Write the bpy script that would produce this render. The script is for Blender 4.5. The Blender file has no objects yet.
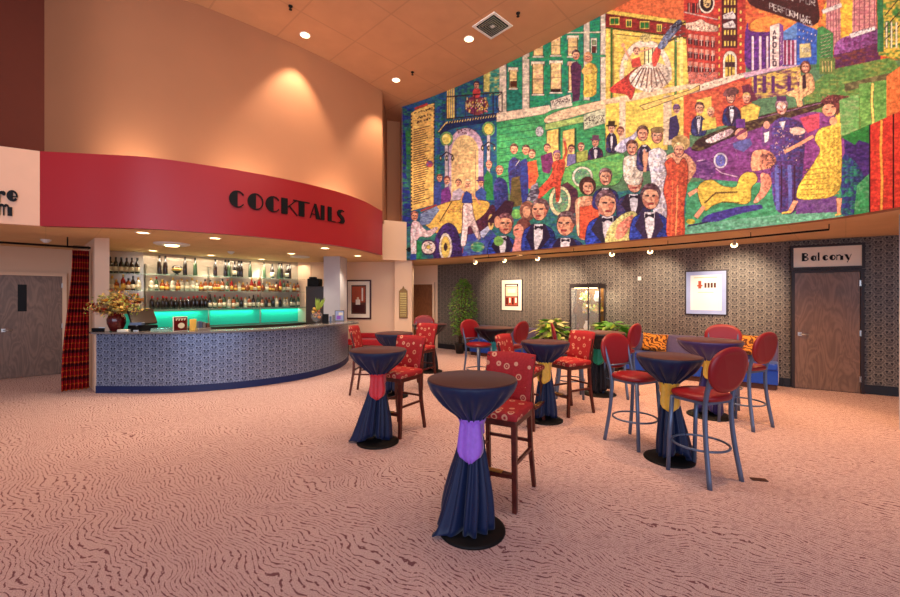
import bpy, bmesh, math, random
import numpy as np
from mathutils import Vector, Matrix
PI = math.pi
R = random.Random(7)
SC = bpy.context.scene
COL = SC.collection
CAMZ = 1.68; F = 400.0; HX, HY = 450.0, 297.0

def at(px, py, z=0.0):
    "world point of height z seen in direction (px, py) of the 900x597 frame"
    d = F * (CAMZ - z) / (py - HY)
    return Vector(((px - HX) * d / F, d, z))

def srgb(r, g, b):
    f = lambda c: (c / 255 / 12.92) if c / 255 <= 0.04045 else ((c / 255 + 0.055) / 1.055) ** 2.4
    return (f(r), f(g), f(b), 1.0)

# ------------------------------------------------------------------ node DSL
class E:
    def __init__(s, nt, v): s.nt = nt; s.v = v
    def _m(s, op, b=None, c=None):
        n = s.nt.nodes.new('ShaderNodeMath'); n.operation = op
        for i, x in enumerate((s, b, c)):
            if x is None: continue
            if isinstance(x, E): s.nt.links.new(x.v, n.inputs[i])
            else: n.inputs[i].default_value = x
        return E(s.nt, n.outputs[0])
    def __add__(s, o): return s._m('ADD', o)
    def __sub__(s, o): return s._m('SUBTRACT', o)
    def __mul__(s, o): return s._m('MULTIPLY', o)
    def __truediv__(s, o): return s._m('DIVIDE', o)
    def lt(s, o): return s._m('LESS_THAN', o)
    def gt(s, o): return s._m('GREATER_THAN', o)
    def abs(s): return s._m('ABSOLUTE')
    def fr(s): return s._m('FRACT')
    def fl(s): return s._m('FLOOR')
    def sin(s): return s._m('SINE')
    def sqrt(s): return s._m('SQRT')
    def max(s, o): return s._m('MAXIMUM', o)
    def min(s, o): return s._m('MINIMUM', o)
    def mod(s, o): return s._m('FLOORED_MODULO', o)
    def smooth(s, a, b):
        n = s.nt.nodes.new('ShaderNodeMapRange'); n.interpolation_type = 'SMOOTHSTEP'
        s.nt.links.new(s.v, n.inputs['Value'])
        n.inputs['From Min'].default_value = a; n.inputs['From Max'].default_value = b
        return E(s.nt, n.outputs['Result'])

class Mat:
    def __init__(s, name, rough=0.6, metal=0.0, spec=0.4):
        s.m = bpy.data.materials.new(name); s.m.use_nodes = True
        s.nt = s.m.node_tree; s.b = s.nt.nodes['Principled BSDF']
        s.b.inputs['Roughness'].default_value = rough
        s.b.inputs['Metallic'].default_value = metal
        s.b.inputs['Specular IOR Level'].default_value = spec
    def tc(s, kind='Object'):
        n = s.nt.nodes.new('ShaderNodeTexCoord'); return E(s.nt, n.outputs[kind])
    def geo(s):
        n = s.nt.nodes.new('ShaderNodeNewGeometry'); return E(s.nt, n.outputs['Position'])
    def xyz(s, e):
        n = s.nt.nodes.new('ShaderNodeSeparateXYZ'); s.nt.links.new(e.v, n.inputs[0])
        return [E(s.nt, o) for o in n.outputs]
    def comb(s, x, y, z=0.0):
        n = s.nt.nodes.new('ShaderNodeCombineXYZ')
        for i, q in enumerate((x, y, z)):
            if isinstance(q, E): s.nt.links.new(q.v, n.inputs[i])
            else: n.inputs[i].default_value = q
        return E(s.nt, n.outputs[0])
    def map(s, e, sc=(1, 1, 1), rot=(0, 0, 0)):
        n = s.nt.nodes.new('ShaderNodeMapping'); s.nt.links.new(e.v, n.inputs[0])
        n.inputs['Scale'].default_value = sc; n.inputs['Rotation'].default_value = rot
        return E(s.nt, n.outputs[0])
    def noise(s, e, scale=5, detail=3, rough=0.5, dist=0.0):
        n = s.nt.nodes.new('ShaderNodeTexNoise'); s.nt.links.new(e.v, n.inputs['Vector'])
        n.inputs['Scale'].default_value = scale; n.inputs['Detail'].default_value = detail
        n.inputs['Roughness'].default_value = rough; n.inputs['Distortion'].default_value = dist
        return E(s.nt, n.outputs[0])
    def voro(s, e, scale=5, out='Distance', rnd=1.0):
        n = s.nt.nodes.new('ShaderNodeTexVoronoi'); s.nt.links.new(e.v, n.inputs['Vector'])
        n.inputs['Scale'].default_value = scale; n.inputs['Randomness'].default_value = rnd
        return E(s.nt, n.outputs[out])
    def mix(s, f, a, b):
        n = s.nt.nodes.new('ShaderNodeMix'); n.data_type = 'RGBA'
        if isinstance(f, E): s.nt.links.new(f.v, n.inputs[0])
        else: n.inputs[0].default_value = f
        for i, q in ((6, a), (7, b)):
            if isinstance(q, E): s.nt.links.new(q.v, n.inputs[i])
            else: n.inputs[i].default_value = q
        return E(s.nt, n.outputs[2])
    def color(s, c):
        if isinstance(c, E): s.nt.links.new(c.v, s.b.inputs['Base Color'])
        else: s.b.inputs['Base Color'].default_value = c
        return s
    def bump(s, e, strength=0.3, dist=0.01):
        n = s.nt.nodes.new('ShaderNodeBump'); s.nt.links.new(e.v, n.inputs['Height'])
        n.inputs['Strength'].default_value = strength; n.inputs['Distance'].default_value = dist
        s.nt.links.new(n.outputs[0], s.b.inputs['Normal']); return s
    def emit(s, c, k):
        if isinstance(c, E): s.nt.links.new(c.v, s.b.inputs['Emission Color'])
        else: s.b.inputs['Emission Color'].default_value = c
        s.b.inputs['Emission Strength'].default_value = k; return s

def plain(name, rgb, rough=0.6, metal=0.0, spec=0.4, var=0.12, nscale=6.0):
    "a plain coloured procedural surface with slight mottling"
    m = Mat(name, rough, metal, spec)
    c = srgb(*rgb); n = m.noise(m.tc(), nscale, 4)
    lo = tuple(x * (1 - var) for x in c[:3]) + (1,); hi = tuple(min(1, x * (1 + var)) for x in c[:3]) + (1,)
    m.color(m.mix(n, lo, hi)); return m.m

# ------------------------------------------------------------------ mesh builder
class MB:
    def __init__(s): s.bm = bmesh.new(); s.uv = s.bm.loops.layers.uv.new('UVMap'); s.cur = 0
    def face(s, vs, uvs=None, smooth=False):
        try: f = s.bm.faces.new(vs)
        except ValueError: return None
        f.material_index = s.cur; f.smooth = smooth
        if uvs:
            for l, q in zip(f.loops, uvs): l[s.uv].uv = q
        return f
    def box(s, c, size, rot=None, bevel=0.0, seg=2):
        M = Matrix.Translation(c) @ (rot.to_4x4() if rot is not None else Matrix.Identity(4)) @ Matrix.Diagonal((*size, 1))
        r = bmesh.ops.create_cube(s.bm, size=1, matrix=M)
        fs = {f for v in r['verts'] for f in v.link_faces}
        for f in fs: f.material_index = s.cur
        if bevel:
            es = {e for v in r['verts'] for e in v.link_edges}
            o = bmesh.ops.bevel(s.bm, geom=list(es), offset=bevel, segments=seg, affect='EDGES', profile=0.5)
            for f in o['faces']: f.smooth = True; f.material_index = s.cur
        return s
    def box2(s, a, b, bevel=0.0):
        a = Vector(a); b = Vector(b)
        return s.box((a + b) / 2, [abs(q) for q in (b - a)], None, bevel)
    def rings(s, rings, closed=True, cap=True, smooth=True):
        "loft between lists of points"
        vr = [[s.bm.verts.new(p) for p in r] for r in rings]; n = len(vr[0])
        for j, (a, b) in enumerate(zip(vr, vr[1:])):
            for i in range(n if closed else n - 1):
                k = (i + 1) % n
                s.face((a[i], a[k], b[k], b[i]), ((i / n, j), ((i + 1) / n, j), ((i + 1) / n, j + 1), (i / n, j + 1)), smooth)
        if cap and closed:
            s.face(list(reversed(vr[0]))); s.face(vr[-1])
        return vr
    def lathe(s, prof, c=(0, 0, 0), seg=24, cap=True, sx=1, sy=1, smooth=True):
        c = Vector(c)
        s.rings([[c + Vector((r * sx * math.cos(2 * PI * i / seg), r * sy * math.sin(2 * PI * i / seg), z)) for i in range(seg)]
                 for r, z in prof], True, cap, smooth); return s
    def tube(s, pts, r, seg=8, flat=1.0, side=None, smooth=True):
        pts = [Vector(p) for p in pts]; rs = r if isinstance(r, (list, tuple)) else [r] * len(pts)
        ring = []; prev = None
        for i, p in enumerate(pts):
            t = (pts[min(i + 1, len(pts) - 1)] - pts[max(i - 1, 0)]).normalized()
            if prev is None:
                a = Vector(side) if side else (Vector((0, 0, 1)) if abs(t.z) < 0.9 else Vector((1, 0, 0)))
            else: a = prev
            a = (a - t * a.dot(t)).normalized(); prev = a; b = t.cross(a)
            ring.append([p + (a * math.cos(q) + b * math.sin(q) * flat) * rs[i] for q in (2 * PI * k / seg for k in range(seg))])
        s.rings(ring, smooth=smooth); return s
    def bar(s, p0, p1, w0, w1=None, side=(1, 0, 0)):
        w1 = w1 or w0
        return s.tube([p0, p1], [w0 * .707, w1 * .707], 4, 1.0, Matrix.Rotation(PI / 4, 3, (Vector(p1) - Vector(p0)).normalized()) @ Vector(side), False)
    def prism(s, poly, z0, z1, mp=None):
        "polygon (x, y) extruded; mp maps (x, y, h) -> world"
        mp = mp or (lambda x, y, h: Vector((x, y, h)))
        a = [s.bm.verts.new(mp(x, y, z0)) for x, y in poly]; b = [s.bm.verts.new(mp(x, y, z1)) for x, y in poly]
        n = len(poly)
        for i in range(n): s.face((a[i], a[(i + 1) % n], b[(i + 1) % n], b[i]))
        s.face(list(reversed(a))); s.face(b); return s
    def build(s, name, mat=None, parent=None, loc=None, mats=None, recalc=True):
        if recalc: bmesh.ops.recalc_face_normals(s.bm, faces=s.bm.faces[:])
        me = bpy.data.meshes.new(name); s.bm.to_mesh(me); s.bm.free()
        for m in (mats or [mat]):
            if m: me.materials.append(m)
        o = bpy.data.objects.new(name, me); COL.objects.link(o)
        if parent: o.parent = parent
        if loc is not None: o.location = loc
        return o

def thing(name, label, cat, loc=(0, 0, 0), rz=0.0, group=None):
    o = bpy.data.objects.new(name, None); COL.objects.link(o); o.empty_display_size = 0.1
    o.location = loc; o.rotation_euler = (0, 0, rz)
    return tag(o, label, cat, group)
def tag(o, label, cat, group=None, kind=None):
    o['label'] = label; o['category'] = cat
    if group: o['group'] = group
    if kind: o['kind'] = kind
    return o
def struct(o): o['kind'] = 'structure'; return o
def dup(root, loc, rz, label=None, group=None, scale=None):
    r = root.copy(); COL.objects.link(r); r.location = loc; r.rotation_euler = (0, 0, rz)
    if label: r['label'] = label
    if group: r['group'] = group
    if scale: r.scale = scale
    for ch in list(root.children):
        c = ch.copy(); COL.objects.link(c); c.parent = r
        for g in ch.children:
            d = g.copy(); COL.objects.link(d); d.parent = c
    return r
def ordinal(n):
    return ['first', 'second', 'third', 'fourth', 'fifth', 'sixth', 'seventh', 'eighth', 'ninth', 'tenth', 'eleventh', 'twelfth',
            'thirteenth', 'fourteenth', 'fifteenth', 'sixteenth', 'seventeenth', 'eighteenth', 'nineteenth', 'twentieth'][n]
def catmull(pts, n=8):
    P = [Vector(p) for p in pts]; P = [P[0] * 2 - P[1]] + P + [P[-1] * 2 - P[-2]]; out = []
    for i in range(1, len(P) - 2):
        for k in range(n):
            t = k / n; a, b, c, d = P[i - 1:i + 3]
            out.append(0.5 * ((2 * b) + (c - a) * t + (2 * a - 5 * b + 4 * c - d) * t * t + (3 * b - a - 3 * c + d) * t ** 3))
    out.append(P[-2]); return out
def ribbon(name, pts, z0, z1, mat, thick=0.1, parent=None, smooth=False, both=None):
    "vertical wall along plan points, thickened by `thick` (sign = side), UV in metres"
    mb = MB(); pts = [Vector((p[0], p[1])) for p in pts]; n = len(pts)
    off = []
    for i in range(n):
        t = (pts[min(i + 1, n - 1)] - pts[max(i - 1, 0)]).normalized(); off.append(pts[i] + Vector((-t.y, t.x)) * thick)
    L = [0.0]
    for a, b in zip(pts, pts[1:]): L.append(L[-1] + (b - a).length)
    V = lambda p, z: mb.bm.verts.new((p.x, p.y, z)); mk = lambda: ([V(p, z0) for p in pts], [V(p, z1) for p in pts], [V(p, z0) for p in off], [V(p, z1) for p in off])
    a0, a1, b0, b1 = mk(); c0, c1, d0, d1 = mk()
    for i in range(n - 1):
        u = [(L[i], z0), (L[i + 1], z0), (L[i + 1], z1), (L[i], z1)]
        mb.face((a0[i], a0[i + 1], a1[i + 1], a1[i]), u, smooth); mb.face((b0[i + 1], b0[i], b1[i], b1[i + 1]), [u[1], u[0], u[3], u[2]], smooth)
        mb.face((c1[i], c1[i + 1], d1[i + 1], d1[i])); mb.face((c0[i + 1], c0[i], d0[i], d0[i + 1]))
    a0, a1, b0, b1 = c0, c1, d0, d1
    mb.face((a0[0], a1[0], b1[0], b0[0])); mb.face((a0[-1], a1[-1], b1[-1], b0[-1]))
    return mb.build(name, mat, parent, recalc=False)
# ------------------------------------------------------------------ materials
def mat_carpet():
    m = Mat('carpet', 0.95, spec=0.1); p = m.geo(); x, y, z = m.xyz(p)
    w = m.noise(m.map(p, (1.1, 1.1, 0)), 1.0, 2, 0.5); w2 = m.noise(m.map(p, (5, 5, 0)), 1.0, 2, 0.5); w3 = m.noise(m.map(p, (16, 16, 0)), 1.0, 1)
    c = x * 0.62 + y * 0.78 + w * 0.72 + w2 * 0.10 + w3 * 0.008
    ph = (c * 33.0).fr()
    dash = m.noise(m.map(p, (18, 18, 0)), 1.0, 2, 0.6)
    wid = (dash - 0.44).max(0.0) * 0.85 + 0.07
    line = (ph - 0.5).abs().lt(wid * 0.8)
    broken = m.noise(m.map(p, (34, 34, 0)), 1.0, 1).gt(0.43)
    f = line * broken
    tuft = m.noise(m.map(p, (160, 160, 0)), 1.0, 2)
    base = m.mix(tuft.smooth(0.3, 0.7), srgb(174, 142, 140), srgb(216, 186, 180))
    m.color(m.mix(f * 0.8, base, srgb(92, 26, 42))); m.bump(tuft, 0.4, 0.01); return m.m
def paper(name, bg, scroll, dark, pitch=0.135, rough=0.55, metal=0.0):
    "damask wallpaper: fans and paired dark rosettes, in wall UV metres"
    m = Mat(name, rough, metal, spec=0.4); u, v, _ = m.xyz(m.tc('UV'))
    uu = u / pitch; colm = uu.fl(); vv = v / pitch + (colm.mod(2.0)) * 0.5; stripe = (uu - 0.5).fr(); stripe = (stripe - 0.5).abs()
    cx = (uu.fr() - 0.5).abs(); cy = vv.fr() - 0.5
    def dist(ax, ay, kx=1.0, ky=1.0):
        a = (cx - ax) * kx; b = (cy - ay) * ky; return (a * a + b * b).sqrt()
    dots = dist(0.24, 0.0).lt(0.125).max(dist(0.24, -0.20, 1.6, 1).lt(0.07)).max(dist(0.0, 0.36).lt(0.05))
    fan = (dist(0.0, -0.12) - 0.36).abs().lt(0.03).max((dist(0.24, 0.0) - 0.185).abs().lt(0.028)).max((dist(0.5, 0.3) - 0.16).abs().lt(0.05)).max(dist(0.0, 0.1, 1.0, 0.6).lt(0.07))
    hair = ((u * 300.0).sin() * (v * 220.0).sin()).gt(0.3); big = m.noise(m.tc('UV'), 9, 2)
    c = m.mix(hair * 0.22, bg, scroll); c = m.mix(fan * 0.7, c, scroll); c = m.mix(dots * 0.92, c, dark); c = m.mix(big.smooth(0.3, 0.8) * 0.25 + stripe * 0.35, c, dark)
    m.color(c); return m.m
def wood(name, a, b, scale=(1, 1, 1), rough=0.45):
    m = Mat(name, rough, spec=0.4); p = m.map(m.tc(), scale); n = m.noise(p, 3, 5, 0.6, 1.5); n2 = m.noise(m.map(p, (6, 6, 0.6)), 9, 3)
    m.color(m.mix((n * 0.6 + n2 * 0.4).smooth(0.35, 0.68), srgb(*a), srgb(*b))); return m.m
def fabric_rings():
    m = Mat('ringed_upholstery', 0.75, spec=0.25); p = m.tc('Object')
    d = m.voro(p, 10.5, 'Distance', 0.7)
    ring = (d - 0.24).abs().lt(0.06).max(d.lt(0.07)); n = m.noise(p, 60, 2)
    base = m.mix(n, srgb(136, 20, 26), srgb(184, 50, 52)); m.color(m.mix(ring * 0.66, base, srgb(232, 176, 140))); return m.m
def zebra():
    m = Mat('tiger_stripe_fabric', 0.8); p = m.tc('Object'); x, y, z = m.xyz(p); n = m.noise(p, 7, 2)
    s = ((z * 60.0 + n * 26.0) + x * 30.0).sin(); m.color(m.mix(s.gt(0.35), srgb(226, 146, 52), srgb(104, 54, 18))); return m.m
def plaid():
    m = Mat('plaid_curtain', 0.8, spec=0.2); u, v, _ = m.xyz(m.tc('UV')); w = m.noise(m.tc('UV'), 25, 2) * 0.06
    a = ((v + w) * 4.2).fr(); b = (u * 9.0).fr()
    c = m.mix(a.lt(0.22), srgb(168, 18, 26), srgb(84, 10, 26)); c = m.mix(b.lt(0.2) * 0.6, c, srgb(40, 8, 16))
    c = m.mix(((a - 0.3).abs().lt(0.03)).max((a - 0.72).abs().lt(0.03)) * 0.75, c, srgb(216, 120, 30)); m.color(c); return m.m
def cloth(name, rgb, sheen=0.3):
    m = Mat(name, 0.5, spec=0.35); c = srgb(*rgb); n = m.noise(m.tc(), 30, 3)
    m.color(m.mix(n, tuple(q * .8 for q in c[:3]) + (1,), tuple(min(1, q * 1.2) for q in c[:3]) + (1,)))
    m.b.inputs['Sheen Weight'].default_value = sheen; m.b.inputs['Sheen Roughness'].default_value = 0.4; return m.m
def ceil_tiles(name, rgb, grid=0.61, rot=0.75, dark=0.72):
    m = Mat(name, 0.85, spec=0.1); p = m.map(m.geo(), (1 / grid, 1 / grid, 1), (0, 0, rot)); x, y, z = m.xyz(p)
    ln = ((x.fr() - 0.5).abs().gt(0.487)).max((y.fr() - 0.5).abs().gt(0.487)); c = srgb(*rgb); n = m.noise(m.geo(), 2.5, 5)
    b = m.mix(n, tuple(q * .88 for q in c[:3]) + (1,), tuple(q * 1.1 for q in c[:3]) + (1,))
    m.color(m.mix(ln * (1 - dark) * 2, b, tuple(q * .35 for q in c[:3]) + (1,))); return m.m
def glassy(name, rgb, alpha=0.25, rough=0.05):
    m = Mat(name, rough, spec=0.6); m.color(srgb(*rgb)); m.b.inputs['Alpha'].default_value = alpha; return m.m
def lamp_mat(name, rgb, k):
    m = Mat(name); m.color(srgb(*rgb)); m.emit(srgb(*rgb), k); return m.m
def veneer(name, a, b):
    m = Mat(name, 0.42, spec=0.45); x, y, z = m.xyz(m.tc('Object')); q = m.comb(x * 2.2, y * 2.2, z * 0.5)
    n = m.noise(q, 2.2, 3, 0.5, 1.0); s = ((n * 60.0).sin() * 0.5 + 0.5) * 0.5 + m.noise(m.comb(x * 60.0, y * 60.0, z * 3.0), 1, 2) * 0.5
    m.color(m.mix(s, srgb(*a), srgb(*b))); return m.m

M = dict(
    carpet=mat_carpet(),
    paper=paper('damask_wallpaper', srgb(98, 87, 80), srgb(160, 146, 130), srgb(20, 16, 22)),
    paper_blue=paper('bar_front_damask', srgb(104, 118, 148), srgb(172, 188, 212), srgb(18, 28, 56), 0.12, 0.34, 0.35),
    ceiling=ceil_tiles('upper_ceiling', (208, 156, 118), 1.22, dark=.90),
    soffit=ceil_tiles('soffit_ceiling', (222, 186, 140), 0.61, 0.78, 0.93),
    tan=plain('tan_paint', (172, 116, 82), 0.8, var=0.06, nscale=1.5), umber=plain('umber_paint', (104, 44, 26), 0.8, var=0.08),
    cream=plain('cream_paint', (226, 190, 158), 0.8, var=0.05, nscale=1.2), red=plain('crimson_paint', (160, 8, 22), 0.42, var=0.06, nscale=1.0, spec=0.6),
    grey_wall=plain('grey_paint', (190, 186, 190), 0.8, var=0.05), signwall=plain('pale_peach_paint', (236, 190, 160), 0.8, var=0.04),
    black=plain('black_gloss', (12, 10, 12), 0.55, spec=0.2), darkbase=plain('black_base', (22, 22, 30), 0.45), navybase=plain('navy_kickboard', (14, 34, 84), 0.5),
    door=veneer('door_veneer', (92, 68, 54), (140, 106, 86)), door_brown=veneer('door_brown', (104, 58, 32), (136, 82, 48)),
    frame_dark=plain('dark_frame', (40, 26, 26), 0.5), steel=plain('brushed_steel', (190, 186, 180), 0.3, 0.9),
    cherry=wood('cherry_wood', (62, 20, 16), (96, 36, 26), (3, 3, 3), 0.35), rings=fabric_rings(), brass=plain('brass', (206, 166, 90), 0.3, 0.9),
    vinyl=plain('red_vinyl', (132, 10, 22), 0.42, var=0.06, spec=0.5), metal=plain('painted_steel', (92, 106, 132), 0.38, 0.45, 0.5),
    cloth=cloth('navy_cloth', (14, 29, 64), .1), top=cloth('warm_reflection_cloth', (78, 38, 32), 0.05), cloth_black=cloth('black_cloth', (12, 12, 24), .1),  # top: warm reflection on the dark cloth, painted as brown
    cloth_violet=cloth('violet_navy_cloth', (54, 38, 92)),
    s_purple=cloth('purple_satin', (150, 92, 200)), s_red=cloth('red_satin', (206, 44, 52)), s_yellow=cloth('yellow_satin', (232, 178, 60)),
    s_green=cloth('green_satin', (20, 130, 96)), s_teal=cloth('teal_satin', (50, 160, 160)),
    bench_blue=cloth('blue_bench_fabric', (16, 66, 168)), bench_back=cloth('mauve_bench_back', (104, 92, 122)), bench_red=cloth('red_bench_fabric', (170, 16, 26)),
    plinth=plain('brown_plinth', (70, 36, 26), 0.6), zebra=zebra(), plaid=plaid(),
    stone=plain('grey_countertop', (116, 108, 104), 0.25, var=0.25, nscale=60), stone_dk=plain('dark_counter', (60, 44, 34), 0.3),
    glass=glassy('shelf_glass', (170, 220, 205), 0.35), clear=glassy('clear_glass', (230, 235, 235), 0.12),
    white=plain('white_plastic', (232, 230, 226), 0.5, var=0.03), lamp=lamp_mat('lamp_lens', (255, 214, 150), 9.0), teal=lamp_mat('backlit_teal_panel', (40, 168, 140), 0.32),
    leaf=plain('leaf_green', (96, 160, 44), 0.5, var=0.5, nscale=9), leaf_lt=plain('leaf_lime', (150, 176, 64), 0.5, var=0.4, nscale=9), leaf_wh=plain('leaf_variegated', (214, 206, 140), 0.5, var=0.3, nscale=12),
    bark=plain('bark', (92, 62, 40), 0.8), pot=plain('dark_pot', (40, 32, 30), 0.5), flower=plain('straw_flower', (216, 176, 92), 0.8, var=0.35, nscale=20),
    vase=plain('oxblood_glaze', (84, 14, 16), 0.15, spec=0.7), orange=plain('orange_fruit', (232, 130, 30), 0.5, var=0.3), navywall=plain('dark_navy_panel', (26, 30, 48), 0.5),
    bottle_dark=plain('dark_glass', (26, 16, 14), 0.12, spec=0.8), bottle_amber=plain('amber_glass', (140, 70, 28), 0.12, spec=0.8),
    bottle_green=plain('green_glass', (56, 78, 52), 0.12, spec=0.8), bottle_clear=plain('pale_glass', (176, 170, 148), 0.1, spec=0.8), bottle_red=plain('red_glass', (150, 24, 20), 0.12, spec=0.8),
    bottle_blue=plain('blue_glass', (38, 62, 150), 0.12, spec=0.8), label=plain('paper_label', (214, 200, 170), 0.7), label_y=plain('yellow_label', (230, 180, 80), 0.7),
    cap_black=plain('black_cap', (20, 18, 20), 0.4), cap_red=plain('red_cap', (180, 20, 20), 0.4), cap_gold=plain('gold_cap', (210, 160, 70), 0.3, 0.7),
    bronze=plain('bronze_plaque', (120, 82, 40), 0.35, 0.7, var=0.5, nscale=40), mat_white=plain('mount_board', (236, 224, 204), 0.8), mat_blue=plain('blue_mount_board', (160, 172, 214), 0.8),
    poster=plain('poster_print', (222, 198, 160), 0.7, var=0.2), bgglass=plain('mirror_panel', (206, 190, 170), 0.25, 0.3),
    frame_wood=plain('mahogany_frame', (66, 18, 14), 0.35), rust=plain('rust_print', (170, 74, 44), 0.7, var=0.3), brownprint=plain('brown_print', (90, 50, 36), 0.7),
)
# ------------------------------------------------------------------ the painting (drawn in numpy, stored as vertex colours)
class Canvas:
    def __init__(s, x0, y0, x1, y1, k=3):
        s.x0, s.y0, s.k = x0, y0, k; s.w = int((x1 - x0) * k); s.h = int((y1 - y0) * k)
        s.a = np.zeros((s.h, s.w, 3), np.float32); s.rng = np.random.RandomState(3); s.shade = False
        s.n = s.cloud(3) * .5 + s.cloud(7) * .5; s.n2 = s.cloud(4, 9) * .6 + s.cloud(9, 22) * .4; s.strk = s.cloud(2, 9)
    def cloud(s, c, cw=None):
        cw = cw or c; gh, gw = s.h // c + 3, s.w // cw + 3; g = s.rng.rand(gh, gw).astype(np.float32)
        yy = np.arange(s.h) / c; xx = np.arange(s.w) / cw; yi = yy.astype(int); xi = xx.astype(int)
        fy = (yy - yi)[:, None]; fx = (xx - xi)[None]; fy = fy * fy * (3 - 2 * fy); fx = fx * fx * (3 - 2 * fx)
        A = g[yi][:, xi]; B = g[yi][:, xi + 1]; C = g[yi + 1][:, xi]; D = g[yi + 1][:, xi + 1]
        return (A * (1 - fx) + B * fx) * (1 - fy) + (C * (1 - fx) + D * fx) * fy
    def put(s, mask, sl, col, var=.28, col2=None):
        n = s.n[sl]; t = ((n - .5) * 2 * var + (s.strk[sl] - .5) * var)[..., None]
        c = np.array(col, np.float32)
        if s.shade and mask.shape[1] > 6:
            g = np.linspace(-.5, .5, mask.shape[1])[None]; t = t - (g * .34 + .13 * np.sin(g * mask.shape[1] * .42 + s.n2[sl] * 9))[..., None]
        s.shade = False
        if col2 is not None:
            f = np.clip((s.n2[sl] - .40) * 2.8, 0, 1)[..., None]; c = c * (1 - f) + np.array(col2, np.float32) * f
        v = np.clip(c * (1 + t), 0, 255); s.a[sl][mask] = v[mask] if v.shape[:2] == mask.shape else v
    def poly(s, pts, col, col2=None, var=.20, line=None, lw=.35):
        if 6 <= len(pts) < 20:
            for _ in range(2): pts = [q for a, b in zip(pts, pts[1:] + pts[:1]) for q in ((a[0] * .8 + b[0] * .2, a[1] * .8 + b[1] * .2), (a[0] * .2 + b[0] * .8, a[1] * .2 + b[1] * .8))]
            if max(p[0] for p in pts) - min(p[0] for p in pts) < 60: s.shade = True
        P = np.array([((x - s.x0) * s.k, (y - s.y0) * s.k) for x, y in pts], np.float32)
        xa = max(0, int(P[:, 0].min())); xb = min(s.w, int(P[:, 0].max()) + 2); ya = max(0, int(P[:, 1].min())); yb = min(s.h, int(P[:, 1].max()) + 2)
        if xb > xa and yb > ya:
            X, Y = np.meshgrid(np.arange(xa, xb) + .5, np.arange(ya, yb) + .5); ins = np.zeros(X.shape, bool); n = len(P)
            for i in range(n):
                x1, y1 = P[i]; x2, y2 = P[(i + 1) % n]
                if y1 == y2: continue
                c = ((y1 > Y) != (y2 > Y)) & (X < (x2 - x1) * (Y - y1) / (y2 - y1) + x1); ins ^= c
            s.put(ins, (slice(ya, yb), slice(xa, xb)), col, var, col2)
        if line:
            for a, b in zip(pts, pts[1:] + pts[:1]): s.line([a, b], line, lw)
    def ell(s, cx, cy, rx, ry, col, col2=None, var=.2, line=None, a0=0, a1=360, n=26):
        s.poly([(cx + rx * math.cos(math.radians(a0 + (a1 - a0) * i / n)), cy + ry * math.sin(math.radians(a0 + (a1 - a0) * i / n))) for i in range(n + (a1 - a0 < 360))], col, col2, var, line)
    def line(s, pts, col, w=.6, var=.15):
        for (x1, y1), (x2, y2) in zip(pts, pts[1:]):
            dx, dy = x2 - x1, y2 - y1; L = math.hypot(dx, dy) or 1e-6; nx, ny = -dy / L * w / 2, dx / L * w / 2
            s.poly([(x1 + nx, y1 + ny), (x2 + nx, y2 + ny), (x2 - nx, y2 - ny), (x1 - nx, y1 - ny)], col, None, var)
    def scrib(s, x0, y0, x1, y1, col, n=20, w=.4, slope=0, L=2.0):
        for _ in range(n):
            x = x0 + (x1 - x0) * s.rng.rand(); y = y0 + (y1 - y0) * s.rng.rand() + slope * (x - x0)
            s.line([(x, y), (x + (s.rng.rand() - .3) * L, y + (s.rng.rand() - .5) * L)], col, w)
    def rect(s, x0, y0, x1, y1, col, slope=0, **k):
        s.poly([(x0, y0), (x1, y0 + slope * (x1 - x0)), (x1, y1 + slope * (x1 - x0)), (x0, y1)], col, **k)
STROKE = {'A': [[(0, 1), (.5, 0), (1, 1)], [(.2, .6), (.8, .6)]], 'P': [[(0, 1), (0, 0), (.9, 0), (.9, .5), (0, .5)]], 'O': [[(0, 0), (1, 0), (1, 1), (0, 1), (0, 0)]],
          'L': [[(0, 0), (0, 1), (.9, 1)]], 'C': [[(1, 0), (0, 0), (0, 1), (1, 1)]], 'E': [[(1, 0), (0, 0), (0, 1), (1, 1)], [(0, .5), (.8, .5)]], 'N': [[(0, 1), (0, 0), (1, 1), (1, 0)]],
          'T': [[(0, 0), (1, 0)], [(.5, 0), (.5, 1)]], 'R': [[(0, 1), (0, 0), (.9, 0), (.9, .5), (0, .5), (1, 1)]], 'F': [[(1, 0), (0, 0), (0, 1)], [(0, .5), (.8, .5)]],
          'H': [[(0, 0), (0, 1)], [(1, 0), (1, 1)], [(0, .5), (1, .5)]], 'M': [[(0, 1), (0, 0), (.5, .6), (1, 0), (1, 1)]], 'I': [[(.5, 0), (.5, 1)]],
          'G': [[(1, 0), (0, 0), (0, 1), (1, 1), (1, .5), (.5, .5)]], 'S': [[(1, 0), (0, 0), (0, .5), (1, .5), (1, 1), (0, 1)]], 'D': [[(0, 0), (.8, .1), (1, .5), (.8, .9), (0, 1), (0, 0)]], 'Y': [[(0, 0), (.5, .5), (1, 0)], [(.5, .5), (.5, 1)]]}
def paint_text(c, txt, x, y, w, h, col, slope=0.0, gap=.35, lw=.7, vertical=False):
    for ch in txt:
        if ch != ' ':
            for st in STROKE[ch]: c.line([(x + a * w, y + b * h + slope * a * w) for a, b in st], col, lw)
        if vertical: y += h * (1 + gap)
        else: x += w * (1 + gap); y += slope * w * (1 + gap)
SK = (236, 160, 120); SKD = (200, 110, 80); DK = (46, 20, 34)
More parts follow.
